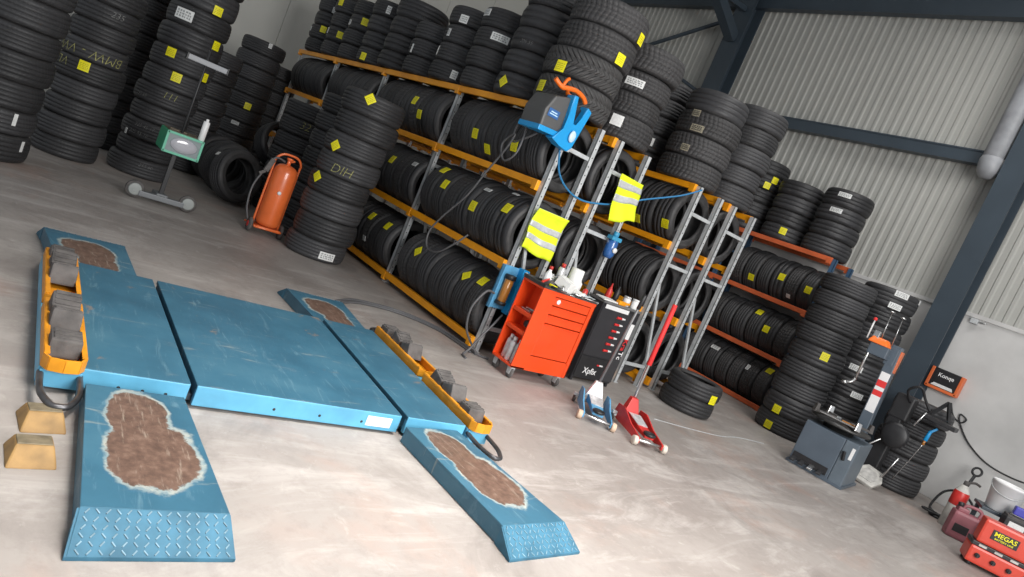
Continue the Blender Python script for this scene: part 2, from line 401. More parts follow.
# ------------------------------------------------------------------ tyres
VAR = {  # name: outer radius, width, rim radius, tread, groove count
    'road':   (.315, .205, .205, 'rib', 4),   'wide':   (.322, .228, .222, 'rib', 4),
    'small':  (.292, .188, .190, 'rib', 3),   'suv':    (.345, .240, .215, 'block', 4),
    'winter': (.352, .245, .218, 'zig', 2),   'plain':  (.318, .215, .215, 'smooth', 2),
    'bulk':   (.325, .255, .215, 'rib', 3),
    'sport':  (.325, .238, .238, 'smooth', 3),'block':  (.318, .205, .200, 'block', 4),
}
_tm = {}
def tyre_meshes(v):
    if v in _tm: return _tm[v]
    r, w, ri, kind, ng = VAR[v]; h = w/2
    seg = 60
    # carcass: bead - sidewall - shoulder, outside and inside
    out = [(ri, -.36*w), (ri+.006, -.43*w), (ri+.018, -.462*w), (ri+.022, -.468*w), (ri+.026,-.462*w), (ri+.5*(r-ri), -.5*w), (ri+.54*(r-ri), -.503*w),(ri+.58*(r-ri), -.495*w),
           (r-.034, -.480*w), (r-.024, -.455*w)]
    inn = [(ri+.004, -.33*w), (ri+.45*(r-ri), -.43*w), (r-.034, -.37*w), (r-.024, -.2*w), (r-.022, 0)]
    prof = out + [(r-.018,-.43*w),(r-.018,.43*w)] + [(a, -z) for a, z in reversed(out)] + [(a, -z) for a, z in inn] + [(a, z) for a, z in reversed(inn[:-1])]
    b = MB(); b.lathe(prof, seg, closed=True)
    car = b.mesh('tyre_carcass_'+v, M_SIDE)
    # tread band with grooves
    tw = .445*w; crown = lambda z: r-.017*(abs(z)/tw)**3.2
    P = [(r-.026, -tw-.003), (crown(tw)-.006, -tw), (crown(tw*.94), -tw*.94)]
    gw, gd = (.0030 if ng > 2 else .0045), .0048
    for k in range(ng):
        zc = tw*(-1+2*(k+1)/(ng+1))*.92
        P += [(crown(zc)-.0005, zc-gw-.0015), (crown(zc)-gd, zc-gw), (crown(zc)-gd, zc+gw), (crown(zc)-.0005, zc+gw+.0015)]
    P += [(crown(tw*.94), tw*.94), (crown(tw)-.006, tw), (r-.026, tw+.003)]
    b = MB(); b.lathe(P, seg, smooth=True)
    tr = b.mesh('tyre_tread_'+v, TM[kind])
    for e in tr.edges: pass
    _tm[v] = (car, tr); return _tm[v]
TY = []      # (object, variant, descriptor dict)
def tyre(v, loc, M3, d):
    car, tr = tyre_meshes(v)
    o = link('tyre', car); o.matrix_world = T(*loc) @ M3
    t = link('tread', tr, o)
    o['category'] = 'tyre'
    TY.append([o, v, d]); return o
ORD = ['zeroth','first','second','third','fourth','fifth','sixth','seventh','eighth','ninth','tenth','eleventh','twelfth','thirteenth','fourteenth','fifteenth',
       'sixteenth','seventeenth','eighteenth','nineteenth','twentieth','twenty-first','twenty-second','twenty-third','twenty-fourth','twenty-fifth','twenty-sixth',
       'twenty-seventh','twenty-eighth','twenty-ninth','thirtieth','thirty-first','thirty-second','thirty-third','thirty-fourth','thirty-fifth','thirty-sixth']
def stack(cx, cy, z0, vs, where, group, lean=(0,0), jit=.012, rs=1):
    """vs: list of variants from the bottom"""
    rnd = random.Random(int(abs(cx*131+cy*517)*100)+rs)
    z = z0; n = len(vs)
    for i, v in enumerate(vs):
        w = VAR[v][1]
        loc = (cx+lean[0]*(z-z0)+rnd.uniform(-jit,jit), cy+lean[1]*(z-z0)+rnd.uniform(-jit,jit), z+w/2+.001)
        pos = 'at the bottom' if i == 0 else ('on top' if i == n-1 else ORD[i+1]+' from the bottom')
        tyre(v, loc, RZ(rnd.uniform(0,6.28)), dict(fmt='{look} tyre '+pos+' of the '+where, group=group))
        z += w*.985+.003
def shelf_row(x_near, y, zb, vs, where, group, dx=.009, posts=(-4.515, -6.35, -8.16, -9.78, -11.3)):
    """standing tyres along -x, vs from the near end; zb beam top, beams +-.19 about y"""
    x = x_near
    for i, v in enumerate(vs):
        if v is None: x -= .1; continue
        r, w = VAR[v][0], VAR[v][1]
        for px in posts:
            if x-w < px+.008 and x > px-.075: x = px-.08
        if x-w < posts[-1]+.07: break
        zc = zb + math.sqrt(r*r-.175**2) + .004
        tyre(v, (x-w/2, y, zc), RY(PI/2+random.uniform(-.012,.012)) @ RZ(random.uniform(0,6.28)),
             dict(fmt='{look} tyre '+ORD[i+1]+' from the near end of the '+where, group=group))
        x -= w*1.004+dx

# racks ------------------------------------------------------------
XE = -4.515
LEV = (.115, .845, 1.58, 2.21)
def rack(name, label, x0, x1, posts, yf, yr, beam_m, post_m, levs=LEV, ztop=2.2, diag=True):
    t = thing(name, label, 'rack', (0,0,0))
    bh = .062
    for i, px in enumerate(posts):
        end = (i == 0)
        for y, s in ((yf,1),(yr,-1)):
            b = MB()
            b.box((px-.055,y-.025,0.0), (px-.0,y-.021,ztop)); b.box((px-.055,y+.021,0.0), (px-.0,y+.025,ztop)); b.box((px-.006,y-.025,0.0), (px,y+.025,ztop))
            b.box((px-.07,y-.035,0.0), (px+.012,y+.035,.006))
            for k in range(int((ztop-.12)/.08)): b.cyl((px+.0008, y, .1+k*.08), (px-.004, y, .1+k*.08), .007, seg=6, mi=1)
            b.build('post', [post_m, M_BLACK], t)
        for z in (.23, 1.35, 1.92):
            b = MB(); b.bar((px-.02,yf,z), (px-.02,yr,z), .02, .035); b.build('cross_bar', post_m, t)
        if diag:
            b = MB(); b.bar((px-.03,yf,1.32 if i%2 else 1.22), (px-.03,yr,.26), .02, .03); b.build('diagonal_brace', post_m, t)
    for a, c in zip(posts, posts[1:]):
        for z in levs:
            for y, s in ((yf,-1),(yr,1)):
                b = MB(); yy = y+s*.035
                b.box((c+.0,yy-.022,z-bh), (a-(.056 if a == posts[0] else 0),yy+.022,z), bev=.004)
                # connector plates hooked into the posts
                for px in ([(a-.088 if a == posts[0] else a-.028)] + ([c-.028] if c == posts[-1] else [])):
                    b.box((px-.03,yy-.026,z-bh-.028), (px+.03,yy+.026,z-.004), bev=.003)
                b.build('beam', beam_m, t)
    return t
P1 = [XE, -6.35, -8.16, -9.78, -11.3]
rack('tyre_rack', 'long orange and galvanised tyre rack behind the lift, first row', XE, -11.3, P1, 3.77, 4.13, M_ORANGE, M_GALV)
rack('tyre_rack', 'orange tyre rack standing back to back behind the long front rack', XE, -11.3, P1, 4.40, 4.80, M_ORANGE, M_GALV)
rack('tyre_rack', 'orange tyre rack facing the aisle behind the black trolley, third row', XE, -11.3, P1, 5.69, 6.08, M_ORANGE, M_GALV)
rack('tyre_rack', 'orange tyre rack in the fourth row, behind the red jack', XE, -11.3, P1, 6.35, 6.76, M_ORANGE, M_GALV)
rack('tyre_rack', 'red-orange tyre rack with blue posts against the ribbed back wall', XE, -11.3, [XE, -6.15, -7.75], 8.86, 9.36, M_ORRED, M_BLUEP, levs=(.07,.76,1.5,2.27), ztop=2.262)

RC = random.Random(3)
def mix(n, *opts): return [RC.choice(opts) for _ in range(n)]
G1 = 'tyres standing on the front orange rack'
shelf_row(-4.60, 3.95, LEV[0], ['block','road','wide','road']+mix(20,'road','wide','road','plain','block')[:11], 'front orange rack bottom shelf', G1)
shelf_row(-4.60, 3.95, LEV[1], ['plain','wide','road','sport']+mix(20,'road','wide','plain','block')[:9], 'front orange rack second shelf', G1)
shelf_row(-4.60, 3.95, LEV[2], ['wide','road','plain','road']+mix(25,'road','wide','plain','block'), 'front orange rack third shelf', G1)
G2 = 'tyres standing on the second orange rack'
for k, nm in ((0,'bottom'),(1,'second'),(2,'third')):
    shelf_row(-4.62, 4.60, LEV[k], mix(4,'road','plain','wide')[:(2,3,3)[k]], 'second orange rack '+nm+' shelf', G2)
G3 = 'tyres standing on the third orange rack'
for k, nm, n in ((0,'bottom',9),(1,'second',9),(2,'third',9)):
    shelf_row(-4.64, 5.885, LEV[k], (['bulk','bulk','bulk'] if k == 2 else ['road','wide','wide'])+mix(n-3,'plain','plain','wide')[:(2,4,1)[k]], 'third orange rack '+nm+' shelf', G3)
G4 = 'tyres standing on the fourth orange rack'
for k, nm in ((0,'bottom'),(1,'second'),(2,'third')):
    shelf_row(-4.66, 6.555, LEV[k], mix(4,'road','plain','small')[:(3,2,2)[k]], 'fourth orange rack '+nm+' shelf', G4)
G5 = 'tyres standing on the red-orange rack'
for k, z, nm, n in ((0,.07,'bottom',9),(1,.76,'second',7),(2,1.5,'third',8)):
    shelf_row(-4.62, 9.11, z, mix(n,'road','plain','wide','block'), 'red-orange rack '+nm+' shelf', G5, posts=(-4.515,-6.15,-7.75))

# stacks lying on the racks
GT = 'tyres stacked flat on top of the racks'
ZT = LEV[3]+.003
stack(-4.83, 3.91, ZT, ['winter','winter','suv','suv'], 'big stack above the blue hose reel', GT, lean=(.05,.03), jit=.015)
tops1 = [(-5.55, ['plain','plain','plain','plain','road']), (-6.22, ['road','road','road','road']), (-6.88, ['road','road','road','road']),
         (-7.55, ['road','road','road']), (-8.22, ['plain','plain','plain','sport']), (-8.90, ['road','plain','plain','road']),
         (-9.58, ['road','road','plain','road']), (-10.25, ['road','plain','road','road']), (-10.93, ['road','road','plain','road','road'])]
for i, (x, vs) in enumerate(tops1):
    stack(x, 3.95, ZT, vs, ORD[i+2]+' stack on the front orange rack', GT)
stack(-4.90, 4.64, ZT, ['suv','block','block','suv'], 'ribbed stack on the second orange rack', GT, lean=(.02,.03))
stack(-4.93, 5.88, ZT, ['suv','suv','suv','sport'], 'near stack on the third orange rack', GT)
stack(-5.68, 5.88, ZT, ['road','road','road','road','road'], 'second stack on the third orange rack', GT)
stack(-4.90, 6.58, ZT, ['wide','road','wide','road','wide'], 'near stack on the fourth orange rack', GT)
stack(-4.86, 9.11, 2.273, ['sport','plain','plain','sport'], 'near stack on the red-orange rack', GT)
stack(-5.56, 9.11, 2.273, ['plain','plain','plain','plain'], 'second stack on the red-orange rack', GT)
stack(-6.25, 9.11, 2.273, ['plain','plain','plain','plain','plain'], 'third stack on the red-orange rack', GT)

# stacks on the floor
GF = 'tyres stacked on the floor'
stack(-7.18, .20, 0, ['wide','road','wide','wide','road','wide','wide'], 'floor stack cut by the photo edge', GF, lean=(-.01,.0))
stack(-8.22, .86, 0, ['small','road','small','small','road','small','small','small','small'], 'chalk-lettered floor stack', GF)
stack(-8.45, 1.59, 0, ['road','small','road','small','road','road','wide','sport','wide','bulk','sport'], 'floor stack behind the headlight tester', GF, lean=(.0,.05))
stack(-9.70, 1.30, 0, ['road']*10, 'dark stack behind the chalked stack', GF)
stack(-11.80, 3.70, 0, ['road']*9, 'stack past the far rack end', GF)
stack(-9.95, 2.30, 0, ['road']*8, 'dark stack behind the tester mast', GF)
stack(-11.0, 3.10, 0, ['road']*10, 'floor stack against the cream end wall', GF)
stack(-6.72, 3.05, 0, ['road','wide','wide','road','wide','road','wide','wide'], 'leaning stack beside the orange tank', GF, lean=(.03,.01), jit=.02)
stack(-7.45, 3.19, 0, ['road']*8, 'stack half hidden behind the leaning stack', GF)
stack(-8.72, 3.26, 0, ['road']*7, 'floor stack chalked 32', GF)
stack(-4.10, 6.42, 0, ['small','small'], 'low pair beside the tall posts', GF, jit=.03)
stack(-3.92, 8.22, 0, ['wide','sport','wide','wide','sport','wide','wide','road','road'], 'tall stack before the red-orange rack', GF, lean=(-.01,.02))
stack(-3.74, 8.93, 0, ['sport']*9, 'stack between column and tall stack', GF, jit=.006)
stack(-2.80, 8.82, 0, ['road','road','wide','road','road'], 'ribbed stack beside the column foot', GF)

# loose tyres leaning in the dark corner
GL = 'loose tyres propped in the dark corner'
loose = [((-9.40,2.58),'road',80,10,'standing far back behind the tester'), ((-9.06,2.60),'road',80,-4,'standing beside the far-back one'),
         ((-8.70,2.56),'wide',80,12,'standing next to the orange tank'), ((-8.36,2.55),'road',76,22,'leaning nearest the orange tank')]
for i, ((x, y), v, tilt, yaw, where) in enumerate(loose):
    th = rad(tilt); r, w = VAR[v][:2]
    zc = r*math.sin(th)+w/2*math.cos(th)
    tyre(v, (x,y,zc+.002), RZ(rad(yaw)) @ RY(th), dict(fmt='{look} tyre '+where, group=GL))
stack(-9.43, 3.26, 0, ['wide','wide'], 'flat pair in the dark corner', GL)
tyre('wide', (-9.43,3.26,.772), RZ(rad(10)) @ RY(rad(66)), dict(fmt='{look} tyre set upright on the flat pair in the dark corner', group=GL))

# stickers and chalk ------------------------------------------------
_pm = {}
def patch(r, w, h, rot, ms, detail):
    key = (round(r,4), w, h, rot, tuple(m.name for m in ms), detail)
    if key in _pm: return _pm[key]
    b = MB(); bm = b.bm; n = 6; ca, sa = math.cos(rot), math.sin(rot)
    def P(u, v, off):
        x, y = u*w/2, v*h/2; x, y = x*ca-y*sa, x*sa+y*ca
        a = x/r; rr = r+off
        return bm.verts.new((rr*math.cos(a), rr*math.sin(a), y))
    g = [[P(-1+2*i/n, -1+2*j/n, .0022) for j in range(n+1)] for i in range(n+1)]
    for i in range(n):
        for j in range(n): bm.faces.new((g[i][j], g[i+1][j], g[i+1][j+1], g[i][j+1]))
    # edge thickness
    ring = [g[i][0] for i in range(n)]+[g[n][j] for j in range(n)]+[g[i][n] for i in range(n,0,-1)]+[g[0][j] for j in range(n,0,-1)]
    low = [bm.verts.new((v.co.x*(1-.003/r), v.co.y*(1-.003/r), v.co.z)) for v in ring]
    for i in range(len(ring)):
        k = (i+1) % len(ring); bm.faces.new((ring[i], low[i], low[k], ring[k]))
    if detail:
        rows = (.45,.1,-.25,-.55) if detail == 1 else (.5,.0,-.5)
        rr = random.Random(len(_pm))
        for v0 in rows:
            u = -.8
            while u < .7:
                l = rr.uniform(.12,.4) if detail == 1 else rr.uniform(.1,.25)
                hh = .06 if detail == 1 else .16
                q = [P(u,v0-hh,.0032), P(min(u+l,.8),v0-hh,.0032), P(min(u+l,.8),v0+hh,.0032), P(u,v0+hh,.0032)]
                f = bm.faces.new(q); f.material_index = 1
                u += l+rr.uniform(.06,.16)
    me = b.mesh('sticker', list(ms)); _pm[key] = me; return me
bpy.context.view_layer.update()
INV = [(o.matrix_world.inverted(), VAR[v][0], VAR[v][1]) for o, v, d in TY]
def hit(px, py):
    dw = ray(px, py); best = None
    for k, (Mi, r, w) in enumerate(INV):
        o = Mi @ CAMP; d = Mi.to_3x3() @ dw
        a = d.x*d.x+d.y*d.y; bb = o.x*d.x+o.y*d.y; c = o.x*o.x+o.y*o.y-r*r
        disc = bb*bb-a*c
        if disc < 0 or a < 1e-9: continue
        t = (-bb-math.sqrt(disc))/a
        p = o+d*t
        if t > 0 and abs(p.z) < w*.6 and (best is None or t < best[0]): best = (t, k, math.atan2(p.y,p.x), p.z)
    return best
LOOKS = {}
def sticker(px, py, kind='y', w=.095, h=.095, rot=0.0, name='sticker'):
    q = hit(px, py)
    if q is None: return
    t, k, a, z = q; o, v, d = TY[k]; r, tw = VAR[v][0], VAR[v][1]
    lim = max(.0, tw*.47-h*.5*(abs(math.cos(rot))+abs(math.sin(rot))*.7)); z = max(-lim, min(lim, z))
    ms, det = {'y': ((M_YEL,M_INK),1), 'w': ((M_WHT,M_INKD),2), 't': ((M_TAN,M_BLACK),2), 'p': ((M_WHT,M_WHT),0)}[kind]
    s = link(name, patch(r, w, h, rot, ms, det), o)
    s.matrix_local = T(0,0,z) @ RZ(a)
    s['label'] = {'y': 'yellow paper sticker', 'w': 'white paper label', 't': 'tan printed label', 'p': 'plain white tag'}[kind]
    LOOKS.setdefault(k, []).append('diamond' if (kind == 'y' and rot) else kind)
DI = rad(45)
for px, py in ((84,66),(171,52),(177,76),(204,79),(217,15),(218,42),(246,111),(365,22),(340,35),(363,56),(541,85),(560,67),(620,61),(639,45),
               (415,100),(419,114),(443,119),(474,133),(487,149),(514,146),(392,159),(445,170),(445,184),(471,205),(505,207),(371,215),(385,224),(483,281),
               (634,217),(666,224),(751,277),(782,277),(808,290),(760,312),(766,329),(770,371),(777,177),(766,188),(783,231),(788,256),(825,357),(776,410),(768,424),(713,401),(341,2),(325,25)):
    sticker(px, py)
for px, py in ((372,95),(335,146),(317,176),(503,81),(418,251),(466,275)): sticker(px, py, 'y', .088, .088, DI)
for px, py, w, h in ((500,38,.19,.075),(464,19,.10,.085),(449,32,.05,.08),(454,75,.07,.09),(487,12,.14,.07),(389,10,.06,.10),(350,22,.07,.07),(333,14,.05,.09),(311,28,.05,.07),
                     (328,30,.05,.08),(327,257,.17,.08),(236,120,.11,.05),(271,45,.05,.07),(126,130,.03,.06),(903,294,.16,.07),(894,309,.15,.07),(856,368,.15,.07),(857,396,.15,.07),
                     (845,195,.17,.06),(836,210,.16,.06),(713,346,.06,.14),(748,367,.08,.05),(395,273,.06,.10),(364,238,.06,.07),(486,189,.04,.10),(415,164,.05,.09),(635,82,.18,.07),
                     (184,14,.19,.11)):
    sticker(px, py, 'w', w, h)
for px, py, w, h in ((697,128,.14,.07),(699,107,.09,.07),(685,147,.09,.07),(844,185,.06,.07)): sticker(px, py, 't', w, h)
for px, py, w, h in ((788,296,.06,.06),(617,120,.11,.10),(921,301,.07,.06),(15,120,.03,.10),(22,147,.03,.09),(217,153,.05,.05),(461,101,.09,.03),(652,142,.04,.09),(412,48,.03,.10),(438,50,.03,.10),(518,195,.03,.09)): sticker(px, py, 'p', w, h)

def chalk(px, py, text, size, m, flip=False, shear=.2, mirror=False):
    q = hit(px, py)
    if q is None: return
    t, k, a, z = q; o, v, d = TY[k]; r, tw = VAR[v][0], VAR[v][1]
    cu = bpy.data.curves.new('chalk_writing', 'FONT'); cu.body = text; cu.size = size; cu.align_x = 'CENTER'; cu.align_y = 'CENTER'; cu.shear = shear; cu.resolution_u = 3
    cu.offset = -size*.02
    tmp = bpy.data.objects.new('tmp', cu); COL.objects.link(tmp); bpy.context.view_layer.update()
    me = bpy.data.meshes.new_from_object(tmp.evaluated_get(bpy.context.evaluated_depsgraph_get()))
    bpy.data.objects.remove(tmp)
    bm = bmesh.new(); bm.from_mesh(me)
    bmesh.ops.subdivide_edges(bm, edges=[e for e in bm.edges if e.calc_length() > .02], cuts=3, use_grid_fill=False)
    for vv in bm.verts:
        x, y = vv.co.x, vv.co.y
        if flip: x, y = -x, -y
        an = x/r; vv.co = ((r+.002)*math.cos(an), (r+.002)*math.sin(an), max(-tw*.46, min(tw*.46, y)))
    bm.to_mesh(me); bm.free(); me.materials.clear(); me.materials.append(m)
    s = link('chalk_writing', me, o); s.matrix_local = T(0,0,max(-tw*.2,min(tw*.2,z))) @ RZ(a); s['label'] = 'hand-written chalk marks'
chalk(90, 53, 'BMW - VW', .13, M_CHALK, flip=True)
chalk(64, 57, 'VL', .12, M_CHALK, flip=True)
chalk(118, 17, '235', .08, M_CHALKW)
chalk(170, 97, '111', .10, M_CHALK)
chalk(305, 127, '32', .13, M_CHALK)
chalk(341, 171, 'DIH', .13, M_CHALK)
chalk(140, 97, '195 65', .05, M_CHALKW); chalk(146, 121, '225 45 17', .05, M_CHALKW); chalk(136, 138, '205 55 16', .05, M_CHALKW); chalk(146, 165, '215 60', .05, M_CHALKW)
chalk(526, 42, '205 55', .05, M_CHALKW)

# tyre labels
NUMW = {1:'a', 2:'two', 3:'three'}
for k, (o, v, d) in enumerate(TY):
    L = LOOKS.get(k, [])
    if not L: look = 'plain black'
    else:
        c = L[0]
        look = {'y':'yellow-stickered', 'diamond':'diamond-stickered', 'w':'white-labelled', 't':'tan-labelled', 'p':'white-tagged'}[c]
    o['label'] = d['fmt'].format(look=look); o['group'] = d['group']

# ------------------------------------------------------------------ scissor lift
LA = rad(-2.8)
lift = thing('scissor_lift', 'low blue scissor lift with rust-worn drive-on ramps on the concrete floor', 'car lift', (-3.48,1.53,0), LA)
def plat(y0, y1, lip_x=.70):
    b = MB(); b.box((-.70,y0,.088), (.70,y1,.11), bev=.004)
    b.box((-.69,y0+.004,.012), (-.67,y1-.004,.09)); b.box((-.69,y0+.004,.03), (.69,y0+.02,.09)); b.box((-.69,y1-.02,.03), (.69,y1-.004,.09))
    p = b.build('platform', M_LIFT, lift)
    b = MB(); b.box((.675,y0+.002,.016), (.702,y1-.002,.1085), bev=.004)
    for k in range(3): b.cyl((.7022,y0+(y1-y0)*(.35+.22*k),.05), (.696,y0+(y1-y0)*(.35+.22*k),.05), .008, seg=10, mi=1)
    b.build('front_lip', [M_LIP, M_BLACK], p); return p
pl = plat(-.925,-.522); pc = plat(-.497,.520); pr_ = plat(.555,.93)
b = MB(); b.box((.7025,.33,.035), (.7045,.47,.088), bev=.0008); b.build('label_plate', M_WHITE, pc)
b = MB()
for yy in (-.51,.53): b.box((-.66,yy-.022,.02), (.66,yy+.022,.05))
for sx in (-.45,.45): b.box((sx-.04,-.9,.004), (sx+.04,.9,.03))
b.build('base_frame', M_DARKST, lift)
def ramp_(x, y, rz, L, Ls, w0, w1, w2, flip, far=False):
    """x,y world centre of the root; grows along local +x"""
    Mi = lift.matrix_basis.inverted() if False else None
    r = link('ramp', None, None) if False else None
    b = MB(); h = .086; t = .012
    def ring(xx, w, z0, z1): return [(xx,-w/2,z0),(xx,w/2,z0),(xx,w/2,z1),(xx,-w/2,z1)]
    # top sheet
    b.hexa([(0,-w0/2,h-t),(L,-w1/2,h-t),(L,w1/2,h-t),(0,w0/2,h-t),(0,-w0/2,h),(L,-w1/2,h),(L,w1/2,h),(0,w0/2,h)], bev=.003)
    for s in (-1,1):
        a0, a1 = s*w0/2, s*w1/2; e = -s*.014
        q = [(0,min(a0,a0+e),.004),(L,min(a1,a1+e),.004),(L,max(a1,a1+e),.004),(0,max(a0,a0+e),.004),(0,min(a0,a0+e),h-t),(L,min(a1,a1+e),h-t),(L,max(a1,a1+e),h-t),(0,max(a0,a0+e),h-t)]
        b.hexa(q, bev=.002)
        b.box((0,min(a0,a0-e*1.4),.0), (L*.97,max(a0,a0-e*1.4),.006), Matrix.Identity(4)) if False else None
    me = b.mesh('ramp', M_RUST if L > .75 else M_RUSTS)
    o = link('ramp', me, lift)
    M = lift.matrix_basis.inverted() @ (T(x,y,0) @ RZ(rz))
    o.matrix_local = M
    b = MB(); n = Vector((h-.012,0,Ls)).normalized()
    b.hexa([(L,-w1/2,h-t),(L+Ls,-w2/2,.0),(L+Ls,w2/2,.0),(L,w1/2,h-t),(L,-w1/2,h),(L+Ls,-w2/2,.014),(L+Ls,w2/2,.014),(L,w1/2,h)], bev=.002)
    for s in (-1,1):
        b.hexa([(L,s*w1/2-.006,.002),(L+Ls,s*w2/2-.006,.002),(L+Ls,s*w2/2+.002,.002),(L,s*w1/2+.002,.002),(L,s*w1/2-.006,h-.004),(L+Ls,s*w2/2-.006,.012),(L+Ls,s*w2/2+.002,.012),(L,s*w1/2+.002,h-.004)])
    rows, cols = (6, 15)
    sl = Vector((Ls,0,-(h-.014)))
    for i in range(rows):
        for j in range(cols):
            u = (i+.5)/rows; w = w1+(w2-w1)*u
            c = Vector((L,0,h))+sl*u+Vector((0,(-.5+(j+.5)/cols)*w*.97,0))+n*.0015
            a = rad(38) if (i+j) % 2 else rad(-38)
            d = (sl.normalized()*math.cos(a)+Vector((0,1,0))*math.sin(a))*.0088
            b.bar(c-d, c+d, .0042, .004, up=n, mi=1, bev=.001)
    b.build('tread_plate', [M_TREADP, M_TREADB], o)
    return o
bpy.context.view_layer.update()
ramp_(-2.735,.760,rad(-3.6), .815,.125,.355,.42,.45, 1)
ramp_(-2.70,2.185,rad(4.6), .835,.125,.35,.41,.455, 1)
ramp_(-4.19,.775,rad(180+1), .70,.12,.40,.45,.47, 1)
ramp_(-4.10,2.275,rad(180-3), .70,.12,.385,.46,.48, 1)
# side outriggers with yellow cages and rubber blocks
for sgn, yc in ((-1,-.99),(1,1.022)):
    b = MB(); b.box((-.72,yc-.075,.03), (.70,yc+.075,.095), bev=.004); b.box((.690,yc-.07,.02),(.715,yc+.07,.09), bev=.003)
    arm = b.build('side_rail', M_LIP, lift)
    for x0, x1, far in ((-.70,.02,1),(.09,.70,0)):
        b = MB(); w = .070; h = .052; z0 = .097
        for s in (-1,1):
            b.bar((x0,yc+s*w,z0+h/2), (x1,yc+s*w,z0+h/2), .008, h, bev=.002)
            b.bar((x0,yc+s*(w-.008),z0+h), (x1,yc+s*(w-.008),z0+h), .018, .006)
        b.box((x0,yc-w,z0-.001), (x1,yc+w,z0+.006))
        pts = [(x1,yc-w),(x1+.035,yc-w*.72),(x1+.045,yc),(x1+.035,yc+w*.72),(x1,yc+w)] if not far else [(x1,yc-w),(x1+.012,yc-w*.4),(x1+.012,yc+w*.4),(x1,yc+w)]
        for a, c in zip(pts, pts[1:]): b.bar((*a,z0+h/2), (*c,z0+h/2), .008, h if not far else h*.8)
        b.bar((x0,yc-w,z0+h/2), (x0,yc+w,z0+h/2), .008, h*.7)
        cg = b.build('pad_cage', M_YCAGE, lift)
        xs = ((x0+.09,.0),(x0+.26,.35),(x0+.45,-.3)) if far else ((x0+.10,.3),(x0+.28,-.3),(x0+.49,0))
        for xc, tl in xs:
            b = MB(); M = T(xc,yc,z0+.012) @ RY(tl)
            b.box((-.065,-.060,0), (.065,.054,.098 if tl else .075), M, bev=.008, taper=(.84,.96))
            for k in range(3): b.box((-.052+.036*k,-.048,.096 if tl else .073), (-.030+.036*k,.048,.103 if tl else .080), M, bev=.002)
            b.build('rubber_block', M_RUBBER, cg)
    b = MB(); b.tube([(.70,yc-.065,.07),(.84,yc-.062,.062),(.925,yc-.03,.056),(.94,yc,.055),(.925,yc+.03,.056),(.84,yc+.062,.062),(.70,yc+.065,.07)], .0125, 10, smooth_n=6)
    b.build('handle_loop', mat('worn_black_steel', (.085,.085,.09), .35, metal=.6, var=.4, vscale=20) if sgn < 0 else MATS['worn_black_steel'], lift)
    b = MB(); b.tube([(-.72,yc-.05,.08),(-.80,yc-.05,.085),(-.83,yc,.085),(-.80,yc+.05,.085),(-.72,yc+.05,.08)], .014, 10, smooth_n=5)
    b.build('handle_loop', MATS['worn_black_steel'], lift)

# wedge blocks
def m_wedge():
    m = mat('wedge_yellow', (.29,.17,.055), .6, var=.3, vscale=14, bump=.15, bscale=40); return m
MWD = m_wedge()
MWT = mat('wedge_worn_top', (.20,.165,.105), .7, var=.4, vscale=18, bump=.2, bscale=40)
for k, (x, y, rz, lab) in enumerate(((-2.565,.452,.06,'worn yellow wedge block on the floor, the one nearer the lift platform'), (-2.335,.413,.02,'worn yellow wedge block on the floor, the one nearer the checker-plate edge'))):
    t = thing('wedge_block', lab, 'block', (x,y,0), rz, 'yellow wedge blocks beside the lift')
    b = MB(); b.hexa([(-.075,-.07,0),(.075,-.07,0),(.075,.07,0),(-.075,.07,0),(-.06,-.05,.046),(.015,-.05,.052),(.015,.055,.052),(-.06,.055,.046)], bev=.006)
    b.build('body', MWD, t)
    b = MB(); b.hexa([(-.057,-.047,.046),(.012,-.047,.0515),(.012,.052,.0515),(-.057,.052,.046),(-.056,-.046,.0495),(.010,-.046,.055),(.010,.051,.055),(-.056,.051,.0495)], bev=.001)
    b.build('top_pad', MWT, t)

def hose(name, label, pts, r, m, cat='hose', sn=8, group=None):
    b = MB(); b.tube(pts, r, 8, smooth_n=sn); o = b.build(name, m); return tag(o, label, cat, group)
hose('air_hose', 'dark grey twin hose lying on the floor from the ramp to the rack foot', [(-5.05,2.62,.014),(-5.22,2.85,.014),(-5.25,3.1,.014),(-5.2,3.36,.014),(-4.96,3.62,.014),(-4.66,3.69,.014),(-4.42,3.70,.014)], .013, M_HOSE)
hose('air_hose', 'thin dark hose running just beside the twin hose on the floor', [(-5.05,2.66,.012),(-5.17,2.88,.012),(-5.20,3.1,.012),(-5.14,3.34,.012),(-4.93,3.57,.012),(-4.66,3.64,.012),(-4.44,3.65,.012)], .010, M_HOSE)

hose('cord', 'thin pale cord lying on the floor beyond the red jack', [(-3.62,5.30,.004),(-3.52,5.75,.004),(-3.46,6.2,.004),(-3.50,6.6,.004),(-3.45,7.05,.004)], .004, M_GALV, 'cord')

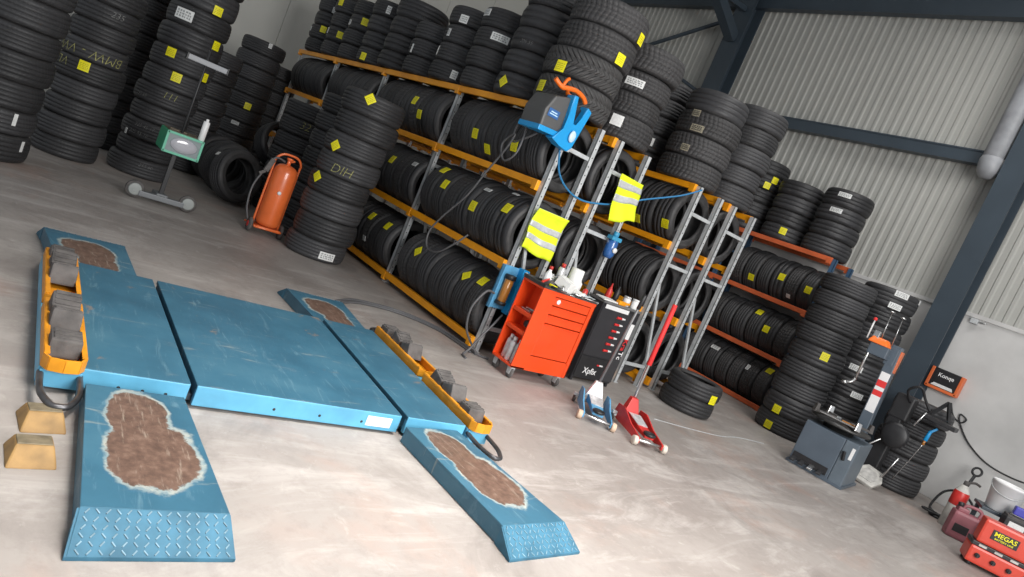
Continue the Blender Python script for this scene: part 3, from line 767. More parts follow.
# ------------------------------------------------------------------ headlight tester
t = thing('headlight_tester', 'green headlight tester on a wheeled mast in front of the dark stacks', 'headlight tester', (-7.1,1.58,0))
b = MB(); b.box((.02,-.20,.035), (.09,.20,.085), bev=.008); b.box((-.26,-.03,.035), (.03,.03,.075), bev=.006); b.box((-.26,-.05,.0), (-.2,.05,.04), bev=.006); b.box((-.05,-.05,.07), (.06,.05,.10), bev=.006); b.build('base_arm', mat('tester_grey', (.17,.18,.19), .45), t)
for x, y in ((.055,-.235),(.055,.235)):
    b = MB(); b.lathe([(0,-.02),(.04,-.02),(.052,-.016),(.058,-.008),(.058,.008),(.052,.016),(.04,.02),(0,.02)], 24, T(x,y,.0835) @ RY(PI/2) @ Matrix.Diagonal((1.42,1.42,1,1))); wh = b.build('wheel', M_RUBBER, t)
    b = MB(); b.lathe([(0,.026),(.02,.026),(.05,.0235),(.060,.0205),(.0,.0205)], 20, T(x,y,.0835) @ RY(PI/2)); b.lathe([(.012,.027),(.022,.0285),(.026,.027)], 16, T(x,y,.0835) @ RY(PI/2)); b.build('hub_cap', mat('hub_grey', (.30,.32,.31), .55) if 'hub_grey' not in MATS else MATS['hub_grey'], wh)
b = MB(); b.box((-.03,-.02,.09), (.0,.02,.52), bev=.004); b.cyl((-.015,0,.5), (-.015,0,1.52), .012); b.cyl((-.015,0,1.52), (-.015,0,1.535), .02); b.build('mast', M_BLACK, t)
b = MB()   # optical box
b.box((-.27,-.135,.50), (.05,.195,.70), bev=.012); hb = b.build('lamp_box', M_GREEN, t)
b = MB(); b.box((.05,-.12,.515), (.058,.18,.685), bev=.004); b.build('bezel', mat('bezel_grey', (.20,.24,.25), .4), hb)
b = MB()
for a, c in (((.054,-.13,.692),(.054,.19,.692)),((.054,-.13,.508),(.054,.19,.508)),((.054,-.125,.50),(.054,-.125,.70)),((.054,.185,.50),(.054,.185,.70))): b.bar(a, c, .022, .022, bev=.003)
b.build('rim', mat('rim_pale_green', (.13,.47,.32), .4), hb)
b = MB(); b.lathe([(0,.016),(.05,.014),(.085,.008),(.092,0),(0,0)], 28, T(.056,.035,.60) @ RY(PI/2) @ Matrix.Diagonal((.78,1.35,1,1))); b.build('lens', mat('lens_glass', (.42,.42,.46), .12, coat=.6), hb)
b = MB(); b.box((-.26,-.12,.702), (.02,.18,.707), bev=.003); b.box((-.12,-.1,.707), (-.05,.05,.718), bev=.003); b.build('top_panel', mat('tester_top_brown', (.15,.12,.085), .6, var=.5, vscale=18), hb)
b = MB(); b.cyl((.02,.165,.702), (.02,.165,.89), .030); b.cyl((.02,.165,.89), (.02,.165,.915), .014); b.build('sight_tube', M_WHITE, hb)
b = MB(); b.box((-.03,-.175,1.37), (.02,.19,1.42), bev=.006); sb = b.build('sight_bar', mat('sight_bar_grey', (.25,.26,.28), .4), t)
for s in (-.175,.19):
    b = MB(); b.box((-.035,s-.008,1.362), (.025,s+.008,1.428), bev=.004); b.build('end_cap', M_BLACK, sb)

# ------------------------------------------------------------------ orange tank on trolley
t = thing('oil_drainer', 'orange pressure tank on a two-wheeled trolley beside the leaning tyre stack', 'tank', (-7.03,2.59,0))
b = MB(); b.lathe([(0,.10),(.08,.10),(.112,.118),(.122,.15),(.122,.68),(.112,.725),(.085,.755),(.04,.77),(0,.772)], 32, None); b.build('tank', M_CYL, t)
b = MB(); b.cyl((0,0,.765), (0,0,.82), .02); b.cyl((0,0,.80), (.06,.03,.83), .010); b.lathe([(0,.82),(.032,.82),(.034,.84),(0,.845)], 16); b.build('valve', M_CYL, t)
b = MB(); fy = .135
b.tube([(-.02,-fy,.06),(-.02,-fy,.70),(-.01,-fy*.98,.80),(0,-fy*.6,.86),(0,0,.872),(0,fy*.6,.86),(-.01,fy*.98,.80),(-.02,fy,.70),(-.02,fy,.06)], .012, 10, smooth_n=5)
b.cyl((.09,-fy,.08), (.09,fy,.08), .012); b.cyl((-.02,-fy,.08), (.09,-fy,.08), .012); b.cyl((-.02,fy,.08), (.09,fy,.08), .012); b.cyl((-.12,-fy-.05,.075),(-.12,fy+.05,.075),.01)
b.cyl((-.12,-fy,.08), (.0,-fy,.08), .012); b.cyl((-.12,fy,.08), (.0,fy,.08), .012); b.box((-.1,-.12,.085),(.1,.12,.097)); b.build('trolley_frame', M_CYL, t)
for s in (-1,1):
    b = MB(); b.lathe([(0,-.02),(.05,-.02),(.07,-.014),(.075,0),(.07,.014),(.05,.02),(0,.02)], 24, T(-.0,s*(fy+.03),.0755) @ RX(PI/2)); wh = b.build('wheel', M_RUBBER, t)
    b = MB(); b.lathe([(0,.024),(.028,.024),(.032,.02),(0,.02)], 16, T(0,s*(fy+.03),.0755) @ RX(-s*PI/2)); b.build('hub', M_REDD, wh)
b = MB(); b.tube([(.0,-.04,.79),(.02,-.15,.80),(.0,-.2,.66),(-.01,-.26,.46),(0,-.25,.25),(0,-.2,.12)], .010, 8, smooth_n=6); b.build('hose', M_HOSE, t)
b = MB(); b.bar((.01,-.20,.64), (.01,-.16,.78), .03, .05, bev=.006); b.bar((.01,-.2,.64),(.01,-.25,.60), .02,.03, bev=.004); b.build('hose_gun', M_RUBBER, t)
for yy, xx in ((.02,.115),):
    b = MB(); b.lathe([(0,.012),(.018,.012),(.02,0),(0,0)], 14, T(.118,-.03,.48) @ RY(PI/2)); b.build('gauge', M_WHITE, t)

# ------------------------------------------------------------------ red roller cabinet
t = thing('tool_trolley', 'red roller tool cabinet with drawers and open side shelves before the rack', 'tool trolley', (-4.0,4.03,0))
xf, xb, y0, y1, zb, zt = .03,-.25,-.32,.32,.10,.800
b = MB()
b.box((xb,y0+.15,zb), (xf-.012,y1,zb+.02)); b.box((xb,y0,zb), (xf,y0+.15,zb+.018), bev=.003)
b.box((xb,y0,zt-.02), (xf,y1,zt), bev=.004)                                # top sheet
b.box((xb,y1-.014,zb), (xf,y1,zt-.02), bev=.003)                           # far side
b.box((xb,y0,zb), (xb+.012,y1,zt-.02), bev=.003)                           # back
b.box((xb+.012,y0+.15,zb), (xf-.03,y0+.162,zt-.02))                        # partition behind the side shelves
b.box((xf-.014,y0,zb), (xf,y0+.155,zt-.02), bev=.003)                      # front strip
b.box((xf-.014,y1-.05,zb), (xf,y1,zt-.02), bev=.003)
b.box((xf-.014,y0+.15,zb), (xf,y1-.04,zb+.13), bev=.003); b.box((xf-.014,y0+.15,zt-.04), (xf,y1-.04,zt-.018), bev=.003)
for z in (zb+.27, zb+.42): b.box((xb+.012,y0+.008,z), (xf-.014,y0+.15,z+.035), bev=.003)
b.build('body', M_RED, t)
def drawer(z0, z1, nm='drawer'):
    b = MB(); b.box((xf-.035,y0+.158,z0+.004), (xf-.004,y1-.054,z1-.004), bev=.004)
    b.box((xf-.01,y0+.165,z1-.016), (xf+.004,y1-.062,z1-.006), bev=.003)
    return b.build(nm, M_RED, t)
d1 = drawer(.680,.758); drawer(.602,.680); drawer(.524,.602)
dd = drawer(.232,.524,'door')
b = MB(); b.cyl((xf-.006,y0+.21,.722), (xf+.004,y0+.21,.722), .020); b.cyl((xf+.004,y0+.21,.722), (xf+.007,y0+.21,.722), .007); b.build('lock', M_WHITE, d1)
b = MB(); b.box((xb-.006,y0-.006,zt), (xf+.006,y1+.006,zt+.012), bev=.004); b.box((xb-.006,y0-.006,zt+.012),(xf+.006,y0+.006,zt+.03)); b.box((xb-.006,y1-.006,zt+.012),(xf+.006,y1+.006,zt+.03)); b.box((xb-.006,y0,zt+.012),(xb+.004,y1,zt+.03)); b.build('top_tray', mat('tray_dark', (.05,.05,.05), .6, var=.4, vscale=20), t)
for x, y in ((xf-.04,y0+.05),(xf-.04,y1-.05),(xb+.04,y0+.05),(xb+.04,y1-.05)):
    b = MB(); b.box((x-.025,y-.022,.085), (x+.025,y+.022,.1), bev=.002)
    for s in (-1,1): b.hexa([(x-.02,y+s*.018-.002,.035),(x+.02,y+s*.018-.002,.035),(x+.02,y+s*.018+.002,.035),(x-.02,y+s*.018+.002,.035),(x-.025,y+s*.018-.002,.09),(x+.025,y+s*.018-.002,.09),(x+.025,y+s*.018+.002,.09),(x-.025,y+s*.018+.002,.09)])
    cs = b.build('caster', M_GALV, t)
    b = MB(); b.lathe([(0,-.014),(.03,-.014),(.042,-.008),(.044,0),(.042,.008),(.03,.014),(0,.014)], 20, T(x,y,.0445) @ RX(PI/2)); b.build('wheel', M_RUBBER, cs)
WX0, WY0 = -4.0, 4.03
def lathe_thing(name, label, cat, loc, prof, m, seg=20, group=None, M=None, caps=None):
    b = MB(); b.lathe(prof, seg, M); o = b.build(name, m); o.location = loc; tag(o, label, cat, group)
    for nm, pr, mm in (caps or []):
        b = MB(); b.lathe(pr, seg, M); b.build(nm, mm, o)
    return o
can = [(0,0),(.028,0),(.031,.004),(.031,.15),(.026,.165),(.02,.17),(0,.17)]
cap = ('cap', [(0,.17),(.018,.17),(.018,.20),(.015,.205),(0,.205)], M_WHITE)
MCAN = mat('spray_can_pale', (.62,.62,.63), .3, metal=.3, var=.25, vscale=25)
for k, (dx, dy) in enumerate(((-.03,-.26),(-.10,-.27),(-.17,-.25))):
    lathe_thing('spray_can', 'pale spray can on the bottom side shelf of the red cabinet, '+('nearest its front','middle of three','nearest its back')[k], 'spray can', (WX0+dx,WY0+dy,.1195), can, MCAN, group='spray cans in the red cabinet', caps=[cap])
o = lathe_thing('bottle', 'small dark bottle lying on the middle side shelf of the red cabinet', 'bottle', (WX0-.04,WY0-.27,.4365), [(0,0),(.028,.0),(.03,.006),(.03,.06),(.014,.085),(.012,.10),(0,.10)], M_BLACK, M=RX(-PI/2) @ T(0,-.030,-.02))
b = MB(); b.box((-.06,-.04,.0), (.06,.04,.012), bev=.003); b.cyl((-.05,0,.020),(.05,.01,.020),.008); o = b.build('ratchet', M_CHROME); o.location = (WX0-.12,WY0-.24,.5565); tag(o, 'steel ratchet on the upper side shelf of the red cabinet', 'tool')
# clutter on the red cabinet
ZC = .813
CL = 'clutter on top of the red cabinet'
lathe_thing('paper_roll', 'white paper towel roll standing on the red cabinet', 'paper roll', (-4.19,4.20,ZC), [(.02,0),(.065,0),(.067,.004),(.058,.20),(.055,.203),(.02,.203),(.018,.19),(.018,.01)], M_PAPER, 28, CL)
b = MB(); b.box((-.07,-.05,0), (.07,.05,.085), RZ(.3) @ RY(.25) @ T(.0,0,.018), bev=.003); o = b.build('carton', M_PAPER); o.location = (-4.06,3.98,ZC); tag(o, 'white carton tipped among tools on the red cabinet', 'box', CL)
lathe_thing('spray_bottle', 'short white bottle at the shelf end of the red cabinet', 'bottle', (-4.16,3.87,ZC), [(0,0),(.03,0),(.033,.005),(.033,.08),(.014,.11),(.014,.125),(0,.125)], M_WHITE, 18, CL, caps=[('cap', [(0,.125),(.017,.125),(.017,.15),(0,.152)], M_REDD)])
lathe_thing('spray_can', 'red capped can behind the carton on the red cabinet', 'spray can', (-4.20,4.03,ZC), can, MCAN, 18, CL, caps=[('cap', cap[1], M_REDD)])
def tool(name, label, loc, rz, L, m1, m2, tilt=0):
    b = MB(); b.cyl((0,0,.011), (L*.45,0,.011), .011, .009, mi=0); o = b.build(name, m1); o.location = loc; o.rotation_euler = (0,-tilt,rz)
    b = MB(); b.cyl((L*.44,0,.011), (L,0,.011), .004); b.bar((L*.97,0,.011),(L*1.06,0,.011), .016,.006); b.build('shaft', M_CHROME, o)
    tag(o, label, 'tool', CL)
tool('screwdriver', 'dark handled screwdriver at the front edge of the red cabinet', (-4.00,3.80,ZC), .6, .2, M_BLACK, M_CHROME)
tool('wrench', 'steel wrench lying along the front of the red cabinet', (-4.0,4.08,ZC), 1.2, .22, M_CHROME, M_CHROME)
tool('wrench', 'long red handled wrench propped at the shelf corner of the red cabinet', (-4.10,3.78,ZC), 1.9, .24, M_REDD, M_CHROME, .35)
b = MB(); rr = random.Random(2); bmx = b.bm
gx, gy = 7, 6; V = [[bmx.verts.new(((i/(gx-1)-.5)*.16, (j/(gy-1)-.5)*.13, rr.uniform(.004,.035))) for j in range(gy)] for i in range(gx)]
for i in range(gx-1):
    for j in range(gy-1): bmx.faces.new((V[i][j],V[i+1][j],V[i+1][j+1],V[i][j+1])).smooth = True
o = b.build('cloth', mat('rag_pale', (.55,.60,.62), .9, var=.2)); o.location = (-4.05,4.24,ZC); tag(o, 'crumpled pale cloth beside the paper roll', 'cloth', CL)
md = o.modifiers.new('s','SOLIDIFY'); md.thickness = .004
for k, (x, y, s, m, lab) in enumerate(((-3.995,3.93,.03,M_CHROME,'small steel socket at the front of the red cabinet'),(-3.995,4.16,.028,M_BRASS,'brass fitting at the front of the red cabinet'))):
    lathe_thing('fitting', lab, 'fitting', (x,y,ZC), [(s*.4,0),(s*.5,0),(s*.52,.003),(s*.5,s*.8),(s*.35,s),(s*.34,s*1.6),(s*.2,s*1.6),(s*.2,.004)], m, 14, CL)

for k, (x, y, rz, L, m, lab) in enumerate(((-4.09,3.86,.4,.16,M_YEL,'yellow handled screwdriver near the shelf end of the red cabinet'),)):
    tool('screwdriver', lab, (x,y,ZC), rz, L, m, M_CHROME)
for k, (x, y, r, h, m, lab) in enumerate(((-4.20,3.95,.028,.09,MCAN,'pale can behind the carton on the red cabinet'),(-4.21,4.29,.03,.11,M_WHITE,'white bottle beyond the paper roll on the red cabinet'),(-4.12,4.31,.024,.07,M_REDD,'small red tin at the far end of the red cabinet'))):
    lathe_thing('tin', lab, 'tin', (x,y,ZC), [(0,0),(r*.94,0),(r,.004),(r,h*.8),(r*.6,h*.93),(r*.55,h),(0,h)], m, 16, CL)
for k, (x, y, a, lab) in enumerate(((-4.03,4.16,.5,'folded white paper on the tools of the red cabinet'),(-4.13,3.90,1.9,'grey work glove lying on the red cabinet'))):
    b = MB(); b.hexa([(-.06,-.04,0),(.06,-.045,0),(.055,.045,0),(-.06,.04,0),(-.05,-.03,.03),(.05,-.035,.045),(.045,.035,.035),(-.05,.03,.05)], bev=.012); o = b.build('paper' if k == 0 else 'glove', M_PAPER if k == 0 else M_RUBBER); o.location = (x,y,ZC); o.rotation_euler = (0,0,a); tag(o, lab, 'paper' if k == 0 else 'glove', CL)

# ------------------------------------------------------------------ black tool board trolley
t = thing('tool_cabinet', 'black tool cabinet with a rack of red and white screwdrivers beside the red one', 'tool cabinet', (-4.30,5.04,0))
b = MB(); b.box((-.17,-.28,.04), (.02,.28,.80), bev=.006); b.box((-.15,-.27,.0),(-.12,-.24,.04)); b.box((-.15,.24,.0),(-.12,.27,.04)); b.box((-.02,-.27,.0),(.01,-.24,.04)); b.box((-.02,.24,.0),(.01,.27,.04)); b.build('body', mat('cabinet_black', (.022,.022,.025), .4, var=.2), t)
b = MB(); b.box((.02,-.27,.28), (.028,.22,.77), bev=.003); pb = b.build('tool_board', mat('board_dark', (.030,.030,.034), .5, var=.15), t)
b = MB(); b.box((.02,-.27,.06), (.03,.13,.265), bev=.004); dr = b.build('drawer', M_BLACK, t)
b = MB(); b.box((.02,.14,.06), (.034,.275,.30), bev=.004); b.build('drawer', mat('drawer_grey', (.04,.04,.044), .45), t)
b = MB(); b.box((-.175,-.285,.80), (.03,.285,.822), bev=.004); b.build('top', mat('cabinet_top', (.16,.16,.16), .5, var=.3, vscale=15), t)
b = MB(); b.box((.028,-.24,.755), (.032,.10,.795), bev=.001); b.build('label_strip', M_WHITE, t)
for k in range(6):
    z = .70-.068*k; y = .0 - .0*k
    b = MB(); b.cyl((.034,-.03,z), (.034,.035,z+.002), .0125, .010, seg=12); s = b.build('screwdriver', M_TXR, pb)
    b = MB(); b.cyl((.034,.037,z+.002), (.034,.085,z+.003), .011, .008, seg=12); b.build('handle_end', M_WHITE, s)
b = MB(); b.cyl((.034,-.02,.20), (.034,.01,.20), .008, seg=10, mi=0); b.cyl((.034,.012,.20), (.034,.06,.20), .008, seg=10, mi=1); b.build('badge', [M_TXR, M_WHITE], dr)
def text(name, body, size, M, m, parent, ext=.0008):
    cu = bpy.data.curves.new(name, 'FONT'); cu.body = body; cu.size = size; cu.align_x = 'CENTER'; cu.align_y = 'CENTER'; cu.extrude = ext; cu.offset = size*.012; cu.resolution_u = 3
    tmp = bpy.data.objects.new('tmp', cu); COL.objects.link(tmp); bpy.context.view_layer.update()
    me = bpy.data.meshes.new_from_object(tmp.evaluated_get(bpy.context.evaluated_depsgraph_get())); bpy.data.objects.remove(tmp)
    me.materials.clear(); me.materials.append(m); me.transform(M)
    return link(name, me, parent)
FX = Matrix(((0,0,1,0),(1,0,0,0),(0,1,0,0),(0,0,0,1)))   # text lying in the yz plane, facing +x
text('lettering', 'Xpfix', .085, T(.0315,-.08,.125) @ FX, M_LEG, dr)
b = MB(); b.box((.028,.20,.52), (.033,.255,.68), bev=.001); b.build('sign_block', M_WHITE, t)
text('lettering', 'Kra', .085, T(.030,.232,.46) @ FX @ RZ(-PI/2), M_TXR, t)
text('lettering', 'Tc', .085, T(.030,.232,.345) @ FX @ RZ(-PI/2), M_LEG, t)
ZB = .8225
CB = 'things on top of the black tool cabinet'
jar = [(0,0),(.036,0),(.038,.004),(.038,.07),(.034,.078),(0,.078)]
lathe_thing('jar', 'white jar on the far end of the black tool cabinet', 'jar', (-4.33,5.24,ZB), jar, M_WHITE, 20, CB, caps=[('lid', [(0,.078),(.036,.078),(.037,.095),(0,.096)], M_WHITE)])
lathe_thing('jar', 'second white jar on the black tool cabinet, nearer the orange tool', 'jar', (-4.35,5.13,ZB), jar, M_WHITE, 20, CB, caps=[('lid', [(0,.078),(.036,.078),(.037,.095),(0,.096)], MCAN)])
b = MB(); b.bar((0,-.05,.02), (0,.05,.022), .05, .04, bev=.008); b.cyl((0,.05,.022),(0,.12,.03),.012); o = b.build('heat_gun', M_ORANGE); o.location = (-4.29,5.0,ZB); tag(o, 'orange tool lying on the black tool cabinet', 'tool', CB)
b = MB(); b.box((-.06,-.10,0), (.06,.10,.012), RY(.06), bev=.003); o = b.build('manual', M_PAPER); o.location = (-4.33,4.84,ZB+.006); tag(o, 'white papers on the black tool cabinet next to the red cabinet', 'papers', CB)
lathe_thing('spray_bottle', 'red bottle with thin spout on the black tool cabinet', 'bottle', (-4.42,4.93,ZB), [(0,0),(.03,0),(.033,.005),(.03,.08),(.012,.12),(.005,.16),(0,.16)], M_REDD, 18, CB)
lathe_thing('spray_bottle', 'black bottle on the black tool cabinet beside the jars', 'bottle', (-4.42,5.04,ZB), [(0,0),(.028,0),(.03,.005),(.03,.10),(.012,.13),(.012,.15),(0,.15)], M_BLACK, 18, CB)

# ------------------------------------------------------------------ trolley jacks
def jack(name, label, loc, rz, mbody, L, W, grip=None, top=None, wheel=(.62,.45,.33)):
    t = thing(name, label, 'trolley jack', loc, rz)       # +x towards the saddle end (front)
    mw = mat(name+'_wheel', wheel, .5, var=.15)
    for s in (-1,1):
        b = MB()
        prof = [(-L*.45,.05),(-L*.40,.15),(-L*.2,.16),(L*.1,.10),(L*.45,.065),(L*.45,.025),(L*.1,.03),(-L*.3,.03)]
        b.prism(prof, s*W/2-.006, s*W/2+.006, Matrix(((1,0,0,0),(0,0,-1,0),(0,1,0,0),(0,0,0,1))), bev=.002)
        b.build('side_plate', mbody, t)
    b = MB(); b.cyl((-L*.35,-W*.62,.05), (-L*.35,W*.62,.05), .012); b.build('rear_axle', M_CHROME, t)
    b = MB(); b.cyl((L*.42,-W*.5,.045), (L*.42,W*.5,.045), .012); b.build('front_axle', M_CHROME, t)
    for s in (-1,1):
        b = MB(); b.cyl((L*.42,s*(W*.5+.008),.036), (L*.42,s*(W*.5+.045),.036), .036, seg=20); b.build('front_wheel', mw, t)
        b = MB(); b.box((-L*.36-.02,s*W*.62-.02,.06), (-L*.36+.02,s*W*.62+.02,.085), bev=.003); c = b.build('caster', M_GALV, t)
        b = MB(); b.lathe([(0,-.012),(.024,-.012),(.03,-.006),(.03,.006),(.024,.012),(0,.012)], 16, T(-L*.36-.01,s*W*.62,.0305) @ RX(PI/2)); b.build('wheel', M_RUBBER, c)
    b = MB(); b.hexa([(-L*.25,-W*.28,.07),(L*.36,-W*.20,.06),(L*.36,W*.20,.06),(-L*.25,W*.28,.07),(-L*.25,-W*.28,.13),(L*.36,-W*.20,.085),(L*.36,W*.20,.085),(-L*.25,W*.28,.13)], bev=.008); la = b.build('lift_arm', mbody, t)
    b = MB(); b.lathe([(0,0),(.045,0),(.05,.006),(.05,.02),(.042,.024),(.036,.016),(0,.016)], 20, T(L*.33,0,.084)); b.build('saddle', M_BLACK, la)
    b = MB(); b.hexa([(-L*.22,-W*.27,.1285),(L*.10,-W*.22,.1045),(L*.10,W*.22,.1045),(-L*.22,W*.27,.1285),(-L*.22,-W*.27,.132),(L*.10,-W*.22,.108),(L*.10,W*.22,.108),(-L*.22,W*.27,.132)]); b.build('label_plate', MCAN, la)
    b = MB(); b.hexa([(-L*.44,-W*.3,.10),(-L*.28,-W*.34,.10),(-L*.28,W*.34,.10),(-L*.44,W*.3,.10),(-L*.44,-.03,.235),(-L*.36,-.03,.235),(-L*.36,.03,.235),(-L*.44,.03,.235)], bev=.005); b.build('handle_socket', mbody if grip else M_WHITE, t)
    a = Vector((-L*.40,0,.21)); Mi = (T(*loc) @ RZ(rz)).inverted(); e = Mi @ Vector(top)
    b = MB(); b.cyl(a, e, .0135 if grip else .0115, seg=14); hd = b.build('handle', M_CHROME if grip else mat('handle_grey', (.20,.20,.205), .4, metal=.4), t)
    if grip:
        b = MB(); b.cyl(a+(e-a)*.36, a+(e-a)*.985, .021, seg=14); b.build('grip', M_TXR, hd)
    else:
        b = MB(); b.cyl(a+(e-a)*.86, e+(e-a).normalized()*.01, .017, seg=14); b.build('grip', M_BLACK, hd)
    return t
jack('trolley_jack', 'blue trolley jack with long grey handle in front of the black tool cabinet', (-3.47,4.27,0), math.atan2(-.40,.42)+.10, M_JBLUE, .56, .23, None, (-3.555,4.375,1.04))
jack('trolley_jack', 'red trolley jack with red gripped handle in front of the posts', (-3.20,4.53,0), math.atan2(-.26,.52)+.05, M_REDD, .60, .21, True, (-3.49,4.70,1.08), (.62,.55,.47))

# ------------------------------------------------------------------ things on the posts
t = thing('hose_reel', 'blue and grey hose reel with orange clip fixed at the first post top', 'hose reel', (-4.44,3.55,2.08))
O = (4.5,-3.55,-2.08)
def yz(poly, x0, x1, bev=0): 
    return [(y-3.55, z-2.08) for y, z in poly], x0+4.5, x1+4.5, Matrix(((0,0,1,0),(1,0,0,0),(0,1,0,0),(0,0,0,1))), bev
def yzp(b, poly, x0, x1, bev=0, mi=None):
    p, a, c, M, bv = yz(poly, x0, x1, bev); b.prism(p, a, c, M, bv, mi)
b = MB(); yzp(b, [(3.37,1.95),(3.58,1.97),(3.62,2.10),(3.60,2.235),(3.56,2.27),(3.41,2.225),(3.36,2.10)], -4.74, -4.46, .02); b.build('casing', mat('reel_grey', (.085,.085,.085), .5), t)
b = MB(); yzp(b, [(3.50,1.915),(3.60,1.885),(3.70,1.87),(3.735,1.91),(3.79,2.24),(3.735,2.265),(3.69,2.08),(3.64,2.08),(3.60,2.30),(3.555,2.295),(3.585,2.02)], -4.52, -4.42, .012); b.build('side_shell', M_LBLUE, t)
b = MB(); yzp(b, [(3.35,1.925),(3.60,1.94),(3.61,1.985),(3.35,1.97)], -4.72, -4.44, .008); b.build('side_shell', M_LBLUE, t)
b = MB(); b.lathe([(0,.012),(.03,.012),(.034,0),(0,0)], 20, T(.09,.13,-.085) @ RY(PI/2) @ Matrix.Diagonal((1.5,1,1,1))); b.build('hub_cap', mat('hub_ice', (.55,.75,.9), .3), t)
b = MB(); b.lathe([(.02,0),(.16,0),(.165,.01),(.16,.02),(.02,.02)], 28, T(.0,.11,.0) @ RY(PI/2)); b.build('drum', M_BLACK, t)
b = MB(); b.box((.041,-.155,-.02), (.046,-.04,.045), bev=.002, M=None); em = b.build('emblem', mat('emblem_blue', (.03,.12,.33), .4), t)
b = MB(); b.box((.0462,-.14,.0), (.0472,-.055,.008)); b.box((.0462,-.13,.018), (.0472,-.065,.026)); b.build('lettering', MATS['hub_ice'], em)
b = MB(); b.tube([(-.02,-.17,.27),(0,-.09,.235),(0,-.03,.25),(0,.06,.265),(0,.15,.25),(0,.20,.215)], .02, 8, smooth_n=5); b.tube([(0,-.09,.24),(0,-.07,.30),(0,-.05,.32)], .014, 8, smooth_n=4); b.tube([(-.0,-.03,.25),(-.05,.03,.22),(-.05,.08,.215)], .018, 8, smooth_n=4); b.build('clip', mat('clip_orange', (.85,.16,.01), .4), t)
b = MB(); b.box((-.09,.20,-.2), (.02,.225,.1), bev=.003); b.build('bracket', M_GALV, t)
hose('air_hose', 'blue air hose sagging from the hose reel to the second vest', [(-4.43,3.68,1.87),(-4.46,3.80,1.70),(-4.49,4.0,1.60),(-4.50,4.22,1.575),(-4.503,4.47,1.625),(-4.503,4.60,1.67),(-4.503,4.77,1.74),(-4.50,4.95,1.83),(-4.50,5.4,2.02),(-4.49,5.66,2.17)], .0085, M_HOSEB)
hose('air_hose', 'grey air hose coiled below the hose reel and hanging along the tyres', [(-4.62,3.55,1.93),(-4.70,3.52,1.86),(-4.86,3.52,1.80),(-4.88,3.52,1.95),(-4.76,3.52,1.95),(-4.72,3.5,1.72),(-4.85,3.5,1.62),(-4.96,3.5,1.75),(-4.84,3.5,1.86),(-4.88,3.5,1.72),(-5.02,3.5,1.48),(-5.16,3.5,1.22),(-5.40,3.5,.95),(-5.52,3.5,.76),(-5.45,3.5,.62),(-5.25,3.5,.64),(-5.08,3.52,.78),(-5.0,3.56,.9)], .009, M_HOSE)

def vest(label, corners, top_bulge, loc, bands, seed):
    """corners tl,tr,br,bl in (y,z); hangs in the yz plane with folds"""
    t = thing('safety_vest', label, 'vest', loc, 0, 'yellow safety vests hung on the rack ends')
    rr = random.Random(seed); N = 16
    ph = [rr.uniform(0,6) for _ in range(4)]
    def P(u, v, off=0):
        tl, tr, br, bl = [Vector(c) for c in corners]
        a = tl*(1-u)+tr*u; c = bl*(1-u)+br*u; p = a*(1-v)+c*v
        x = .012*math.sin(7*u+ph[0]+v*1.2)*v+.010*math.sin(13*u+ph[1])*v+.03*math.exp(-v*9)*1.0+.006*math.sin(5*v+ph[2])
        return Vector((x+off, p.x+.006*math.sin(9*v+ph[3]), p.y+.008*math.sin(8*u+ph[1])*v))
    b = MB(); bm = b.bm
    def sheet(v0, v1, off, nv):
        Q = [[[bm.verts.new(P(i/N, v0+(v1-v0)*j/nv, o2)-Vector(loc)+Vector((loc[0],0,0))) for j in range(nv+1)] for i in range(N+1)] for o2 in (off, off-.004)]
        for s, G in enumerate(Q):
            for i in range(N):
                for j in range(nv):
                    f = bm.faces.new((G[i][j],G[i+1][j],G[i+1][j+1],G[i][j+1])); f.smooth = True
        A, B = Q
        ring = lambda G: [G[i][0] for i in range(N)]+[G[N][j] for j in range(nv)]+[G[i][nv] for i in range(N,0,-1)]+[G[0][j] for j in range(nv,0,-1)]
        ra, rb = ring(A), ring(B)
        for i in range(len(ra)):
            k = (i+1) % len(ra); bm.faces.new((ra[i],rb[i],rb[k],ra[k]))
    sheet(0,1,0,16); fb = b.build('cloth', M_VEST, t)
    for v0, v1 in bands:
        b = MB(); bm = b.bm; sheet(v0, v1, .0035, 4); b.build('reflective_band', M_TAPE, t)
    return t
vest('yellow safety vest hanging above the red cabinet', ((3.735,1.365),(4.105,1.365),(4.11,.955),(3.735,1.005)), 0, (-4.475,3.92,1.36), ((.32,.46),(.62,.76)), 4)
vest('yellow safety vest hanging higher, on the second rack end', ((4.455,1.935),(4.775,1.93),(4.90,1.60),(4.56,1.50)), 0, (-4.455,4.6,1.92), ((.12,.27),(.42,.58)), 9)
t = thing('air_filter', 'blue air filter regulator clamped to the fourth post', 'regulator', (-4.45,4.73,1.30))
t.scale = (1.3,1.3,1.3)
b = MB(); b.lathe([(0,-.09),(.03,-.085),(.042,-.06),(.042,.03),(.036,.045),(0,.045)], 20); b.build('bowl', mat('filter_blue', (.03,.12,.36), .2, coat=.5, var=.3), t)
b = MB(); b.box((-.03,-.05,.045), (.03,.05,.075), bev=.006); b.cyl((0,0,.075),(0,0,.11),.022); b.build('head', mat('filter_head', (.05,.30,.50), .35), t)
b = MB(); b.lathe([(0,.014),(.018,.014),(.02,0),(0,0)], 14, T(.042,0,-.02) @ RY(PI/2)); b.build('gauge', M_WHITE, t)
t = thing('control_box', 'blue pneumatic control bracket with amber bowl at the foot of the first post', 'control box', (-4.47,3.75,.62))
b = MB(); b.box((-.03,-.10,-.19), (-.015,.09,.20), bev=.003); b.box((-.03,-.10,-.19),(.02,-.092,.20), bev=.002); b.build('back_plate', M_JBLUE, t)
b = MB(); b.box((-.03,.085,-.21), (.05,.155,.21), bev=.006); fl_ = b.build('flange', M_LBLUE, t)
